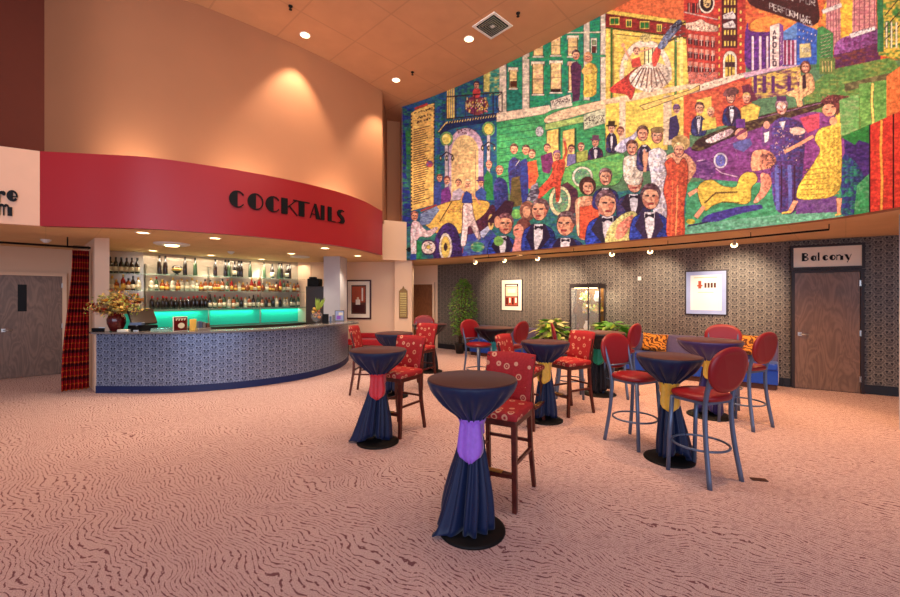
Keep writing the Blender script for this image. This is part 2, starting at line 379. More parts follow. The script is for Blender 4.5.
def head(c, x, y, r, hair=(74, 36, 30), skin=SK, turn=0, hat=None, long=0):
    if long: c.ell(x, y + r * .1, r * 1.12, r * 1.25, hair)
    c.ell(x, y - r * .28, r * .92, r * .98, hair, tuple(min(255, q + 50) for q in hair)); c.ell(x + turn * r * .15, y + r * .12, r * .78, r * 1.0, skin, (250, 190, 150), line=DK if r > 5 else None)
    c.poly([(x - r * .8, y - r * .42), (x - r * .3 + turn * r * .3, y - r * .74), (x + r * .3, y - r * .68), (x + r * .8, y - r * .45), (x + r * .62, y - r * 1.08), (x, y - r * 1.3), (x - r * .62, y - r * 1.08)], hair, tuple(min(255, q + 60) for q in hair))
    c.poly([(x - r * .75, y + r * .1), (x - r * .5, y + r * .85), (x, y + r * 1.12), (x - r * .3, y + r * .5)], (214, 124, 100))
    t = turn * r * .25
    c.line([(x - r * .5 + t, y - r * .12), (x - r * .12 + t, y - r * .1)], DK, r * .13); c.line([(x + r * .15 + t, y - r * .1), (x + r * .52 + t, y - r * .12)], DK, r * .13)
    c.line([(x + t, y), (x + t + r * .12 * (turn or 1), y + r * .35)], SKD, r * .13); c.line([(x - r * .25 + t, y + r * .62), (x + r * .28 + t, y + r * .6)], (170, 40, 40), r * .16)
    if r > 4: c.poly([(x + r * .4, y - .2 * r), (x + r * .75, y), (x + r * .5, y + r * .8), (x + r * .35, y + r * .5)], SKD)
    if hat: c.rect(x - r * .8, y - r * 1.9, x + r * .8, y - r * .7, hat); c.rect(x - r * 1.3, y - r * .85, x + r * 1.3, y - r * .55, hat)
def tux(c, x, y, w, h, blue=(30, 60, 160), dk=(44, 30, 60), turn=0):
    "bust in evening dress: x, y is the collar"
    c.poly([(x - w * .16, y), (x - w * .46, y + h * .2), (x - w * .54, y + h), (x + w * .54, y + h), (x + w * .48, y + h * .22), (x + w * .18, y)], blue, (22, 34, 96), line=(20, 14, 40))
    c.poly([(x - w * .2, y), (x - w * .38, y + h * .4), (x + turn * w * .1, y + h), (x + w * .36, y + h * .4), (x + w * .2, y)], dk)
    c.poly([(x - w * .13, y), (x - w * .1 + turn * w * .04, y + h * .5), (x + turn * w * .1, y + h * .95), (x + w * .12, y + h * .45), (x + w * .13, y)], (232, 224, 230))
    c.poly([(x - w * .12, y + h * .03), (x - w * .12, y + h * .2), (x, y + h * .11), (x + w * .12, y + h * .2), (x + w * .12, y + h * .03), (x, y + h * .09)], (30, 20, 40))
def paint_mural():
    c = Canvas(400, -60, 902, 264); P = c.poly; L = c.line; EL = c.ell
    CR = (240, 206, 150); YE = (240, 200, 74); GR = (46, 156, 96); TE = (20, 128, 110); NV = (34, 44, 130); PU = (112, 50, 130); OR = (222, 78, 30); PK = (232, 186, 170)
    c.rect(400, -60, 902, 264, (90, 130, 90))
    # --- sky and far city at the right
    c.rect(600, -60, 902, 60, (206, 74, 22), col2=(236, 130, 36)); P([(600, 20), (600, -60), (690, -60), (660, 0), (640, 14)], (110, 24, 30), (150, 40, 26))
    P([(640, -5), (690, -20), (690, 30), (600, 14)], (214, 96, 36))
    EL(845, 18, 22, 30, (250, 196, 40), (240, 150, 30)); EL(790, 26, 40, 12, (244, 150, 40), (236, 100, 24))
    for xa, xb, yb, t in ((826, 842, 50, -18), (853, 878, 34, -40)):
        P([(xa, yb), (xa + 2, t - 20), (xb - 2, t - 20), (xb, yb)], (226, 150, 140), (200, 110, 120))
        for i in range(5): L([(xa + 2 + i * (xb - xa - 4) / 4, yb), (xa + 3 + i * (xb - xa - 6) / 4, -50)], (166, 84, 100), .7)
        for yy in range(-40, yb, 6): L([(xa, yy), (xb, yy - 1)], (176, 92, 96), .4)
    P([(834, 45), (845, 36), (865, 34), (882, 26), (882, 58), (836, 70)], (150, 84, 150), (120, 44, 100))
    P([(834, 55), (850, 52), (882, 42), (882, 62), (836, 72)], (96, 40, 84), (130, 60, 50))
    P([(880, 55), (878, -60), (902, -60), (902, 60)], (232, 190, 60), (60, 130, 60)); P([(879, 52), (878, -20), (884, -20), (885, 52)], (50, 120, 70))
    for i in range(3): c.rect(887 + i * 5, 22, 889 + i * 5, 48, (250, 236, 190)); L([(886, 40 - i * 12), (902, 25 - i * 14)], (80, 70, 30), .8)
    P([(822, 10), (842, 3), (843, 7), (824, 14)], (230, 210, 200)); c.scrib(824, 8, 840, 11, DK, 10, slope=-.35)
    P([(850, 34), (876, 26), (877, 30), (852, 38)], (240, 226, 220)); c.scrib(853, 33, 873, 35, (60, 40, 120), 12, slope=-.3)
    P([(830, 70), (860, 64), (902, 55), (902, 120), (820, 140), (800, 95)], (84, 134, 62), (140, 150, 70)); P([(845, 84), (902, 70), (902, 76), (846, 92)], (90, 84, 56), (130, 120, 80))
    # --- brown theatre banner
    P([(744, -40), (812, -30), (822, 20), (812, 27), (784, 17), (744, 4)], (66, 20, 20))
    paint_text(c, 'CENTER FOR', 762, -12, 4.1, 6, (236, 220, 206), .22); paint_text(c, 'THE', 751, -9.5, 3.6, 6.4, (236, 220, 206), .22); paint_text(c, 'PERFORMING', 770, 2.8, 3.2, 6, (236, 220, 206), .36, .3); paint_text(c, 'ARTS', 801, 18, 2.3, 4.6, (236, 220, 206), .32, .3)
    # --- red brick tower block
    P([(684, 100), (684, -60), (746, -60), (746, 90)], (196, 44, 20), (168, 30, 20))
    for yy in range(-50, 100, 3): L([(684, yy), (746, yy - 2)], (160, 30, 16), .3)
    c.rect(722, -60, 738, 48, (80, 16, 24))
    for yy in (-38, -26, -14, 0, 8, 30, 41):
        for i in range(4): c.rect(724.5 + i * 3.2, yy, 726.3 + i * 3.2, yy + 5, YE)
    for yy in (13, 22): P([(723, yy + 2), (733, yy - 2), (736, yy + 3), (736, yy + 6), (724, yy + 6)], (214, 196, 190)); c.scrib(724, yy + 1, 734, yy + 4, DK, 8)
    EL(730.5, 60, 7, 9, (240, 226, 200)); c.rect(723.5, 60, 737.5, 80, (240, 226, 200)); EL(730.5, 61, 5, 6.5, YE); c.rect(725.5, 60, 735.5, 80, YE, col2=(210, 160, 40)); c.rect(725.5, 62, 735.5, 67, (60, 20, 30))
    for x in (728.7, 732): L([(x, 54), (x, 80)], (80, 40, 30), .5)
    for row in range(3):
        for i in range(5):
            x = 688.5 + i * 5.6; y = 34 + row * 13.6 + i * .7; c.rect(x, y, x + 4.4, y + 10.5, (96, 22, 24)); c.rect(x, y, x + 4.4, y + 4.5, (226, 130, 100)); L([(x + 2.2, y), (x + 2.2, y + 10.5)], (240, 200, 180), .5); L([(x, y + 5), (x + 4.4, y + 5)], (240, 200, 180), .5)
    for i in range(4):
        for y in (-30, -12, 3): c.rect(688 + i * 4.3, y, 691 + i * 4.3, y + 10, (84, 18, 26)); L([(689.5 + i * 4.3, y), (689.5 + i * 4.3, y + 10)], (230, 170, 150), .4)
    L([(684, 12), (718, 19.5)], PK, 1.2); EL(707, 3, 8, 10.5, (236, 214, 190)); EL(707, 3, 6.4, 8.6, (40, 16, 24)); EL(707.5, 2, 4, 6, (230, 190, 120)); c.scrib(703, -4, 710, 8, DK, 10, .8, L=4)
    P([(685, 23), (695, 22), (701, 18.5), (707, 23), (719, 26.5), (719, 32.5), (686, 30)], (236, 190, 160)); c.scrib(687, 25, 717, 29.5, (120, 60, 50), 34)
    c.rect(687, 72, 718, 86, (206, 100, 80)); c.scrib(687, 72, 718, 85, (246, 200, 180), 90, .5); c.scrib(687, 72, 718, 85, (110, 40, 40), 40, .4)
    for yy in range(10, 80, 8): EL(719.5, yy, 1, 1.6, YE); EL(741, yy + 2, 1.2, 1.8, (244, 196, 90))
    P([(684, 90), (720, 78), (752, 71), (752, 75), (722, 85), (685, 98)], (246, 210, 180)); c.scrib(686, 92, 750, 93, (120, 60, 40), 30, slope=-.33)
    # --- purple theatre, blue and green buildings
    P([(745, 75), (745, 34), (748, 20), (749, 33), (800, 30), (802, 66)], (96, 34, 120), (74, 20, 96))
    for x in (752, 759.5, 766.5, 786.5, 791.5, 796): P([(x, 36), (x + 2.4, 36), (x + 2.4, 70), (x, 71)], (240, 196, 206))
    P([(744, 73), (800, 61), (802, 65), (745, 78)], (220, 170, 190)); P([(748, 78), (800, 66), (805, 92), (752, 100)], (236, 190, 80), (110, 50, 90))
    for x in (754, 763, 772, 788): c.rect(x, 76, x + 3.5, 93, (96, 34, 100))
    P([(783, 66), (783, 32), (798, 22), (818, 30), (818, 64)], (36, 74, 170), (50, 100, 196)); P([(783, 32), (798, 22), (797, 38), (783, 40)], (90, 130, 190))
    for i in range(9): EL(800 + (i % 5) * 4, 30 + (i // 5) * 7 + (i % 5) * 1.3, .7, .9, (230, 220, 220))
    P([(800, 44), (811, 43), (812, 57), (800, 58)], (206, 186, 120)); paint_text(c, 'LOGO'[0:0] or 'TEN', 802.5, 48, 2, 4, (250, 240, 220), 0, .3, .5)
    c.rect(782.5, 40, 797, 65, (226, 196, 214)); [c.rect(784.5 + i * 4, 40, 786.8 + i * 4, 65, (150, 30, 80)) for i in range(3)]
    P([(770.5, 26), (780, 23), (779.5, 67), (770.5, 69)], (246, 214, 200)); P([(780, 23), (784, 26), (784, 64), (779.5, 67)], (130, 60, 140))
    paint_text(c, 'APOLLO', 773.5, 30, 3.0, 4.6, (70, 24, 60), 0, .36, .8, True); paint_text(c, 'CINEMA', 780.6, 32, 2, 3.6, (240, 190, 220), 0, .4, .5, True)
    P([(817, 70), (818, 28), (823, 26), (834, 33), (834, 72)], (66, 136, 66)); [L([(821, 36 + i * 3.4), (832, 33 + i * 3.4)], (190, 210, 140), .8) for i in range(8)]
    c.rect(820, 58, 836, 74, (110, 130, 60)); [L([(823 + i * 3, 61), (823.6 + i * 3, 72)], (226, 206, 110), 1.1) for i in range(4)]
    # --- yellow theatre
    P([(604, 20), (604, 135), (692, 135), (686, 30)], (240, 206, 92), (232, 186, 60)); P([(603, 12), (686, 24), (687, 38), (603, 27)], (150, 28, 22), (120, 20, 20))
    P([(603, 9), (686, 21), (686, 25), (603, 13)], (226, 190, 70)); L([(603, 27), (687, 38)], (70, 60, 20), 1.6); L([(603, 14.5), (686, 26)], (50, 24, 20), .6)
    for x, y, w in ((610, 17, 10), (626.5, 19.5, 6), (640, 21, 10), (657, 24, 5.5)): c.rect(x, y, x + w, y + 8, YE); c.rect(x + 1, y + 1.3, x + w / 2 - .4, y + 7, (30, 110, 40)); c.rect(x + w / 2 + .4, y + 1.3, x + w - 1, y + 7, (30, 110, 40))
    L([(612, 28), (612, 112)], (60, 110, 40), 2.2); L([(676, 36), (676, 95)], (70, 130, 60), 2); L([(615, 34), (670, 40)], (150, 110, 40), .6); L([(614, 34), (614, 110)], (180, 130, 40), .6); L([(682, 37), (682, 100)], (250, 226, 120), 3)
    EL(646, 74, 26, 34, (240, 214, 190), a0=170, a1=370); EL(646, 76, 21.5, 29, (238, 202, 100), a0=170, a1=370); EL(646, 38, 6, 4.5, (206, 186, 110)); c.scrib(640, 34, 652, 42, (110, 90, 40), 24)
    c.rect(624, 60, 627.5, 68, (250, 240, 160)); c.rect(645, 48, 657, 72, (250, 236, 170)); [L([(645 + i * 4, 48), (645 + i * 4, 84)], (70, 50, 30), .6) for i in range(4)]
    # --- teal town house
    P([(497, 118), (497, -10), (606, -10), (606, 100), (560, 112)], TE, (16, 104, 90)); P([(500, 60), (580, 20), (600, 20), (600, 96), (530, 108)], (24, 150, 96), (30, 120, 110))
    for x0, x1 in ((499, 507), (523, 530), (584, 590), (601, 606)): P([(x0, 116), (x0, 10), (x1, 10), (x1, 114)], (226, 206, 186), (200, 190, 160))
    L([(528, 58), (606, 56)], GR, 2); L([(560, 33), (606, 32)], (240, 226, 190), 1.4)
    for x0, y0, x1, y1 in ((533, 64, 544, 94), (551, 63, 562, 92), (534, 40, 543.5, 56), (551.5, 36, 561, 55), (568.5, 38, 578, 56), (569, 64, 577, 91), (510, 70, 517.5, 88)):
        c.rect(x0 - 1.3, y0 - 2.5, x1 + 1.3, y0 + 1.8, (240, 226, 196)); c.rect(x0, y0, x1, y1, (244, 206, 130), col2=(240, 190, 140)); L([(x0, (y0 + y1) / 2), (x1, (y0 + y1) / 2)], (170, 130, 70), .6)
        c.line([(x0, y0), (x0, y1), (x1, y1), (x1, y0)], (110, 110, 60), .5); c.rect(x0 - 1, y1, x1 + 1, y1 + 1.6, (240, 230, 206))
    c.rect(551.5, 89, 561.5, 92, (50, 24, 20)); c.rect(511, 81, 517, 87, (90, 40, 20)); c.rect(591.5, 38, 597.5, 53, (236, 230, 200)); c.rect(592.3, 46, 596.5, 53, (90, 30, 20)); c.rect(592.3, 40, 596.5, 45, (120, 130, 90))
    # --- left: balcony and arch
    P([(400, 264), (400, 90), (497, 50), (500, 130), (497, 264)], (24, 76, 140), (30, 110, 110)); P([(400, 264), (400, 105), (413, 110), (411, 264)], (18, 34, 130), (40, 110, 90))
    P([(412, 120), (406, 130), (407, 175), (412, 200)], (40, 120, 60), (30, 80, 100)); P([(436, 105), (446, 97), (446, 120), (440, 134), (441, 200), (436, 200)], (24, 60, 130), (30, 120, 90))
    P([(411.5, 113), (422, 106), (435, 103), (434, 205), (411.5, 211)], (238, 196, 100), (230, 180, 90)); L([(415, 109), (428, 104)], (190, 40, 30), 2.5)
    for i, (a, b) in enumerate(((415, 433), (418, 431), (417, 430))): c.scrib(a, 113 + i * 4.5, b, 114 + i * 4.5, (70, 30, 20), 26, .9, -.3, 1.5)
    for i in range(34):
        y = 128 + i * 2.25; w = 9 + 8 * c.rng.rand(); L([(414, y + 2), (414 + w, y + 2 - w * .26)], (110, 70, 30), .55)
    for i in range(26): EL(412, 116 + i * 3.7, .6, .8, DK); EL(434.6, 106 + i * 3.8, .6, .8, DK)
    EL(430, 164, 3.5, 3.5, (190, 60, 70), (90, 80, 150))
    for i in range(4): c.rect(447.5 + i * 2, 60, 449 + i * 2, 119, (240, 206, 100)); c.rect(484, 56, 491, 92, (230, 200, 110) if 0 else (200, 190, 100))
    P([(456, 60), (484, 50), (484, 95), (456, 98)], (20, 70, 120), (40, 130, 90)); P([(490, 60), (500, 50), (500, 95), (490, 96)], (40, 130, 120), (220, 200, 110))
    EL(477, 105.5, 12, 9.5, (96, 30, 70), (150, 70, 60)); [EL(466 + 22 * c.rng.rand(), 98 + 14 * c.rng.rand(), .8, 1, ((240, 196, 60), (220, 110, 160), (240, 220, 160))[c.rng.randint(3)]) for _ in range(80)]
    EL(477, 93, 4, 5, (200, 50, 50)); head(c, 477, 85, 3.2, (60, 20, 30))
    for y0, y1 in ((97, 92), (119, 113)): L([(447, y0), (503, y1)], DK, 1)
    for i in range(7): x = 447 + i * 9.3; L([(x, 97 - i * .8), (x, 119 - i)], DK, .7)
    L([(503, 92), (497, 98), (497, 108), (502, 113)], DK, .8); P([(439, 132), (447, 121), (503, 113), (494, 122), (452, 128), (441, 136)], (20, 40, 90))
    for i in range(20): x = 448 + i * 2.6; L([(x, 121.5 - i * .37), (x - 1, 124 - i * .37)], (244, 220, 120), 1)
    L([(439, 132), (447, 122)], (230, 210, 120), 1.2)
    EL(466.5, 150, 17.5, 22, (216, 184, 200), (190, 160, 190), a0=180, a1=360); c.rect(449, 150, 484, 212, (216, 184, 200), col2=(180, 160, 200)); EL(465.5, 152, 13.5, 17, (244, 208, 140), a0=180, a1=360); c.rect(452, 151, 479, 212, (246, 208, 140), col2=(240, 190, 130))
    L([(476, 150), (476, 205)], (180, 140, 120), .6); c.scrib(456, 129, 477, 133, (120, 30, 60), 22, .8)
    for x, y in ((447, 139), (489, 129)):
        EL(x, y, 6.5, 7.5, (110, 170, 90), (90, 150, 110)); EL(x, y, 4.6, 5.6, (240, 220, 90), (250, 236, 130)); L([(x, y + 6), (x, y + 60)], (206, 196, 200), 3.5); L([(x - 6, y + 18), (x, y + 13), (x + 6, y + 16)], DK, .9)
        for dx in (-6, 0, 6): EL(x + dx, y + 19, 1.3, 3, (60, 60, 60)); EL(x + dx, y + 19, .6, 1.4, (240, 220, 160))
    # --- green store front
    P([(497, 125), (497, 118), (545, 108), (606, 96), (606, 200), (497, 200)], (66, 170, 96), (40, 140, 90)); [L([(499, 128 + i * 7), (540, 122 + i * 7)], (30, 110, 70), .7) for i in range(9)]
    P([(497, 113), (550, 105), (552, 110), (545, 114), (497, 122)], (240, 212, 180)); P([(544, 118), (560, 110), (625, 95), (700, 82), (702, 86), (626, 102), (546, 125)], (244, 206, 160), (230, 190, 150))
    P([(546, 124), (604, 112), (604, 118), (546, 130)], (180, 206, 110)); EL(540, 131.5, 4, 5, (200, 196, 200)); c.scrib(537, 128, 542, 134, (90, 90, 110), 12)
    for x in (547.5, 563.5): P([(x, 131), (x + 11.5, 128.5), (x + 11.5, 165), (x, 168)], (246, 208, 110), (240, 196, 90)); L([(x + 12.5, 128), (x + 12.5, 165)], (30, 90, 60), 2)
    P([(551, 101), (571, 94), (573, 106), (552, 110)], (236, 220, 196)); c.scrib(553, 101, 570, 106, (120, 90, 70), 44, .6, -.25); P([(584, 115), (606, 108), (606, 123), (584, 130)], (206, 206, 170)); c.scrib(585, 117, 604, 126, (100, 90, 70), 70, .6, -.2)
    P([(606, 104), (640, 100), (668, 98), (668, 150), (606, 150)], (246, 208, 80)); P([(620, 102), (626, 101), (626, 150), (620, 150)], (236, 206, 170)); P([(664, 96), (672, 95), (672, 145), (664, 145)], (226, 196, 160)); P([(640, 106), (690, 90), (700, 85), (700, 90), (645, 110)], (244, 196, 100), line=(120, 80, 30))
    P([(684, 96), (690, 94), (690, 145), (684, 145)], OR); P([(690, 94), (752, 78), (752, 120), (690, 132)], (220, 90, 40), (180, 50, 30)); P([(697, 100), (712, 96), (712, 120), (697, 120)], (244, 200, 80)); P([(742, 86), (750, 84), (758, 100), (745, 104)], (110, 30, 60))
    # --- street, lawn
    P([(400, 264), (400, 225), (455, 225), (500, 205), (560, 200), (700, 180), (870, 170), (870, 215), (560, 264)], (50, 130, 110), (40, 90, 130))
    P([(684, 240), (688, 182), (872, 176), (872, 225)], (70, 164, 116), (50, 140, 90)); P([(700, 222), (708, 214), (742, 206), (762, 204), (764, 209), (738, 214), (712, 224)], (56, 40, 140), (70, 60, 150)); P([(684, 240), (684, 225), (870, 205), (870, 222)], (110, 180, 150), (80, 160, 120))
    P([(458, 258), (464, 236), (490, 228), (497, 236), (488, 256)], (60, 70, 170), (70, 120, 160)); EL(478, 247, 7, 5, (60, 160, 110), (200, 206, 150))
    # --- purple car
    P([(660, 175), (676, 150), (716, 142), (776, 121), (812, 110), (846, 118), (846, 180), (790, 184), (740, 182), (700, 178)], (134, 62, 140), (110, 40, 110))
    P([(690, 150), (698, 138), (735, 124), (770, 113), (825, 100), (826, 107), (776, 122), (724, 140), (700, 152)], (56, 24, 30), (110, 90, 50)); P([(800, 118), (820, 113), (820, 128), (808, 133)], (200, 60, 90)); L([(735, 124), (826, 102)], (190, 120, 180), .8)
    L([(697, 161), (705, 160), (713, 166), (722, 173), (738, 177)], (236, 190, 226), 1.2); EL(720.8, 160.5, 7, 8, (230, 216, 236)); EL(720.8, 160.5, 5, 6, (100, 100, 190)); c.scrib(718, 157, 723, 164, (240, 220, 250), 14); L([(716, 148), (735, 142), (738, 160)], (180, 110, 180), .6)
    EL(706, 170, 10, 10, (90, 40, 110), (150, 90, 160))
    P([(704, 141), (716, 134), (731, 128), (735, 131), (728, 137), (711, 144)], (240, 206, 196), (226, 180, 190)); c.scrib(706, 134, 733, 140, (130, 60, 90), 20)
    # --- dark figures / couples right
    P([(670, 118), (677, 115), (680, 128), (677, 138), (669, 140)], (60, 40, 90)); head(c, 677, 109, 4, (90, 50, 110), (130, 80, 120))
    tux(c, 699, 116, 15, 20, (60, 56, 110), (50, 36, 80)); head(c, 700, 108, 5, (70, 30, 30)); P([(703, 120), (716, 117), (717, 128), (702, 131)], YE); head(c, 711, 112, 4.2, (200, 160, 90))
    tux(c, 732, 106, 18, 20, (70, 40, 90), (60, 26, 60)); head(c, 731, 97, 5.5, (60, 30, 40)); P([(723, 94), (727, 88), (736, 87), (740, 91), (738, 94), (724, 97)], (110, 60, 60)); P([(741, 108), (752, 103), (761, 107), (758, 119), (742, 123)], YE, (210, 170, 60)); head(c, 747, 98, 4.6, (214, 170, 90))
    EL(741.5, 134, 6.5, 6, (236, 160, 130)); P([(733, 143), (750, 138), (753, 144), (744, 152), (734, 148)], (90, 90, 160)); c.rect(736.5, 119, 745.5, 128, (110, 46, 140)); P([(730, 143), (740, 131), (747, 128), (747, 131), (738, 136)], (140, 50, 90))
    # seated figure on the hood
    P([(800, 76), (812, 72), (816, 84), (815, 92), (802, 98), (804, 106), (798, 108), (796, 97), (788, 96), (786, 92), (800, 88)], (240, 170, 110), (250, 190, 130)); head(c, 806, 67, 5, (110, 50, 30), long=1); P([(803, 76), (806, 74), (807, 88), (803, 89)], (60, 24, 40)); L([(799, 82), (797, 74), (801, 70)], (240, 170, 110), 2)
    # two gents and a dancer beside the purple car
    P([(772, 122), (784, 116), (803, 122), (806, 140), (800, 214), (774, 214), (770, 150)], (84, 44, 110), (60, 60, 140)); P([(779, 122), (786, 121), (784, 131)], (236, 226, 236)); head(c, 782, 107, 7, (140, 90, 110), (226, 180, 160)); c.rect(777, 96, 787, 101, (90, 40, 90)); EL(779, 107, 1.8, 1.8, (240, 220, 220)); EL(784.5, 107, 1.8, 1.8, (240, 220, 220))
    for x in (777, 790): L([(x, 165), (x + 1, 210)], (96, 100, 190), 4); L([(x + 5, 165), (x + 5, 208)], (60, 24, 60), 2)
    EL(798, 131, 8, 4, (226, 190, 170)); c.scrib(774, 128, 802, 160, (226, 186, 190), 50, .9, 0, 4)
    P([(763, 126), (771, 124), (773, 145), (762, 146)], (110, 60, 130)); EL(767, 125, 3.4, 4, (226, 160, 130)); P([(764, 133), (770, 131), (769, 141), (765, 143)], (240, 230, 236))
    P([(752, 151), (764, 149), (772, 152), (778, 160), (772, 168), (762, 170), (751, 172)], (240, 164, 120), (226, 130, 100)); EL(768, 159, 8, 6, (206, 130, 100), (96, 50, 60)); c.scrib(760, 154, 780, 176, (70, 24, 40), 50, .7, 0, 3)
    P([(760, 172), (770, 174), (773, 184), (766, 196), (756, 204), (753, 202), (762, 188)], (240, 150, 120))
    # reclining yellow gown
    P([(697, 188), (703, 181), (713, 179), (722, 186), (737, 188), (739, 178), (745, 172), (755, 172), (759, 180), (751, 188), (752, 200), (746, 205), (725, 201), (712, 206), (706, 212), (702, 206), (699, 198)], (232, 200, 70), (206, 170, 50), line=(110, 90, 20)); L([(705, 203), (716, 193), (738, 192)], (110, 80, 20), 1.2); L([(722, 202), (740, 203)], (90, 80, 20), 1)
    P([(688, 193), (697, 188), (699, 191), (690, 197)], SK); P([(694, 216), (703, 205), (706, 208), (698, 219)], SK); EL(691, 221.5, 4.5, 2.6, (200, 190, 50)); L([(688, 226), (708, 222)], (40, 30, 80), 1.4)
    # woman in yellow dancing
    P([(845, 137), (858, 131), (872, 138), (872, 196), (846, 200)], (70, 36, 120), (40, 20, 90)); P([(842, 200), (842, 150), (860, 165), (872, 190), (872, 216), (842, 218)], (36, 40, 110), (30, 120, 90)); P([(855, 215), (858, 185), (872, 172), (872, 214)], (40, 140, 80), (90, 160, 110))
    P([(798, 200), (838, 196), (838, 212), (796, 214)], (112, 76, 140), (96, 50, 130)); L([(814, 136), (800, 144), (785, 152)], SK, 3.4)
    P([(815, 137), (820, 128), (838, 124), (845, 120), (847, 126), (842, 134), (843, 152), (842, 197), (796, 201), (798, 186), (813, 165), (822, 150), (816, 142)], (238, 204, 70), (216, 176, 50), line=(130, 100, 20))
    for i in range(6): L([(806 - i * 1.2, 170 + i * 5), (840, 166 + i * 5.5)], (190, 150, 40), .8)
    P([(838, 112), (846, 116), (845, 124), (838, 128), (832, 126)], YE); EL(834, 121, 4, 4, SK); P([(820, 102), (830, 94), (850, 96), (852, 101), (840, 112), (838, 116), (826, 104)], (110, 50, 50), (80, 30, 40)); EL(830, 110, 7, 6.5, SK, (250, 190, 150)); L([(826, 109), (829, 109.5)], DK, .8); L([(832, 107), (836, 106.5)], DK, .8); L([(828, 114), (833, 113)], (180, 30, 40), 1); c.scrib(822, 95, 850, 102, (160, 90, 80), 24, .8, 0, 4)
    P([(794, 200), (799, 201), (793, 212), (787, 213)], SK); P([(837, 198), (843, 198), (841, 214), (838, 214)], SK); L([(782, 213), (792, 212)], YE, 2); L([(836, 215), (842, 214)], YE, 2)
    # columns at the right end
    P([(860, 84), (888, 80), (888, 119), (862, 130)], (110, 166, 80), (76, 140, 60)); L([(874, 83), (873, 100), (874.5, 124)], (244, 220, 110), 2.6); P([(840, 100), (860, 94), (860, 132), (842, 138)], (96, 160, 84), (140, 170, 110)); P([(888, 76), (902, 66), (902, 114), (888, 121)], (210, 104, 40), (220, 120, 50))
    P([(842, 137), (872, 124), (872, 144), (860, 140), (856, 145)], (30, 120, 50)); P([(871, 125), (902, 111), (902, 214), (871, 214)], (190, 26, 10), (214, 54, 14)); L([(883, 120), (882, 150), (883.5, 180), (882.5, 214)], (240, 160, 50), 2.6); L([(895, 114), (895, 214)], (50, 6, 10), 1.6); L([(871, 125), (871, 214)], (30, 14, 30), 1.2)
    # --- dancers above the yellow theatre
    P([(636, 68), (641, 66), (638, 80), (632, 102), (627, 94), (612, 93), (609, 89), (624, 78)], (206, 50, 30), (170, 34, 30)); P([(631, 60), (640, 57), (642, 66), (633, 68)], (216, 60, 40)); L([(632, 61), (627, 53), (624, 46)], SK, 1.8); EL(623.5, 45, 1.8, 2, SK); head(c, 637, 51.5, 3.6, (150, 90, 60)); L([(640, 52), (652, 48)], SK, 1.6)
    P([(628, 77), (640, 66), (655, 61), (668, 66), (672, 80), (664, 88), (650, 93), (634, 88)], (240, 214, 190), (226, 190, 160)); [L([(646 + i * 2.4 - 4, 68), (630 + i * 5.5, 88 - abs(i - 3) * .8)], (150, 96, 70), .9) for i in range(8)]
    P([(653, 66), (652, 56), (657, 46), (662, 50), (659, 60), (656, 67)], (214, 60, 40)); P([(657, 48), (664, 36), (672, 26), (680, 18), (684, 24), (672, 38), (664, 50)], (110, 120, 150), (70, 70, 90)); L([(672, 28), (686, 22)], DK, 1.4); L([(668, 42), (685, 33)], (90, 60, 50), 1.6); c.scrib(662, 24, 682, 44, (220, 200, 190), 30, .8, 0, 3)
    # couple on the cornice
    P([(571, 64), (577, 61), (582, 66), (580, 100), (573, 102)], (92, 44, 76), (66, 30, 70)); head(c, 576.5, 55, 4.4, (50, 20, 24)); EL(570.5, 64, 1.8, 2, SK); P([(584, 66), (590, 62), (598, 66), (597, 80), (597, 96), (583, 98), (585, 80)], (240, 200, 80), (214, 164, 50)); head(c, 588.5, 57, 4.2, (206, 140, 80), long=1); EL(587, 71, 5, 4, (230, 180, 90))
    # --- green car and riders
    for x, y, w, h, cl, hr, ht in ((612, 133, 11, 20, (70, 50, 70), DK, (60, 40, 20)), (596, 147, 15, 16, (90, 40, 70), (70, 36, 60), (110, 60, 90))): tux(c, x, y, w, h, cl); head(c, x, y - 4.5, 4, hr, hat=ht)
    P([(613, 150), (622, 140), (632, 136), (640, 128), (642, 130), (634, 142), (624, 154)], (214, 206, 226), (170, 160, 190)); head(c, 621, 131.5, 4, (130, 50, 40)); P([(577, 152), (588, 150), (588, 164), (577, 164)], (170, 180, 80)); head(c, 581.5, 147, 3.8, (130, 50, 40)); P([(568, 154), (576, 154), (576, 166), (567, 166)], (120, 110, 160)); head(c, 572, 149, 3.6, (80, 40, 40))
    P([(563, 170), (575, 163), (600, 158), (626, 151), (625, 172), (618, 186), (596, 186), (572, 200), (563, 184)], (120, 190, 90), (80, 170, 90), line=(60, 80, 40)); EL(583, 177, 10.5, 10.5, (236, 230, 200)); EL(583, 177, 8, 8.5, (120, 190, 120), (90, 140, 120)); c.scrib(577, 171, 589, 183, (230, 230, 200), 24, .6)
    P([(560, 186), (568, 182), (578, 190), (580, 212), (566, 216)], (96, 50, 60), (70, 30, 60)); EL(560.5, 201, 11, 15, (240, 226, 170)); EL(561, 201, 7.8, 11.5, (130, 180, 120), (90, 140, 120)); EL(560, 200, 2.4, 3.4, (230, 226, 190)); c.scrib(555, 192, 566, 210, (226, 226, 190), 26, .6, 0, 4)
    # street crowd centre-left
    P([(541, 156), (552, 152), (554, 162), (550, 174), (543, 172)], (120, 40, 100)); head(c, 547.5, 148, 3.7, (90, 40, 50)); P([(520, 162), (526, 158), (530, 165), (528, 205), (520, 205)], (40, 60, 150), (60, 50, 120)); head(c, 526.5, 150, 4.4, (70, 36, 30)); P([(528, 162), (537, 160), (539, 176), (533, 190), (529, 188)], OR, (230, 120, 50)); head(c, 532.5, 154, 4, (90, 40, 30))
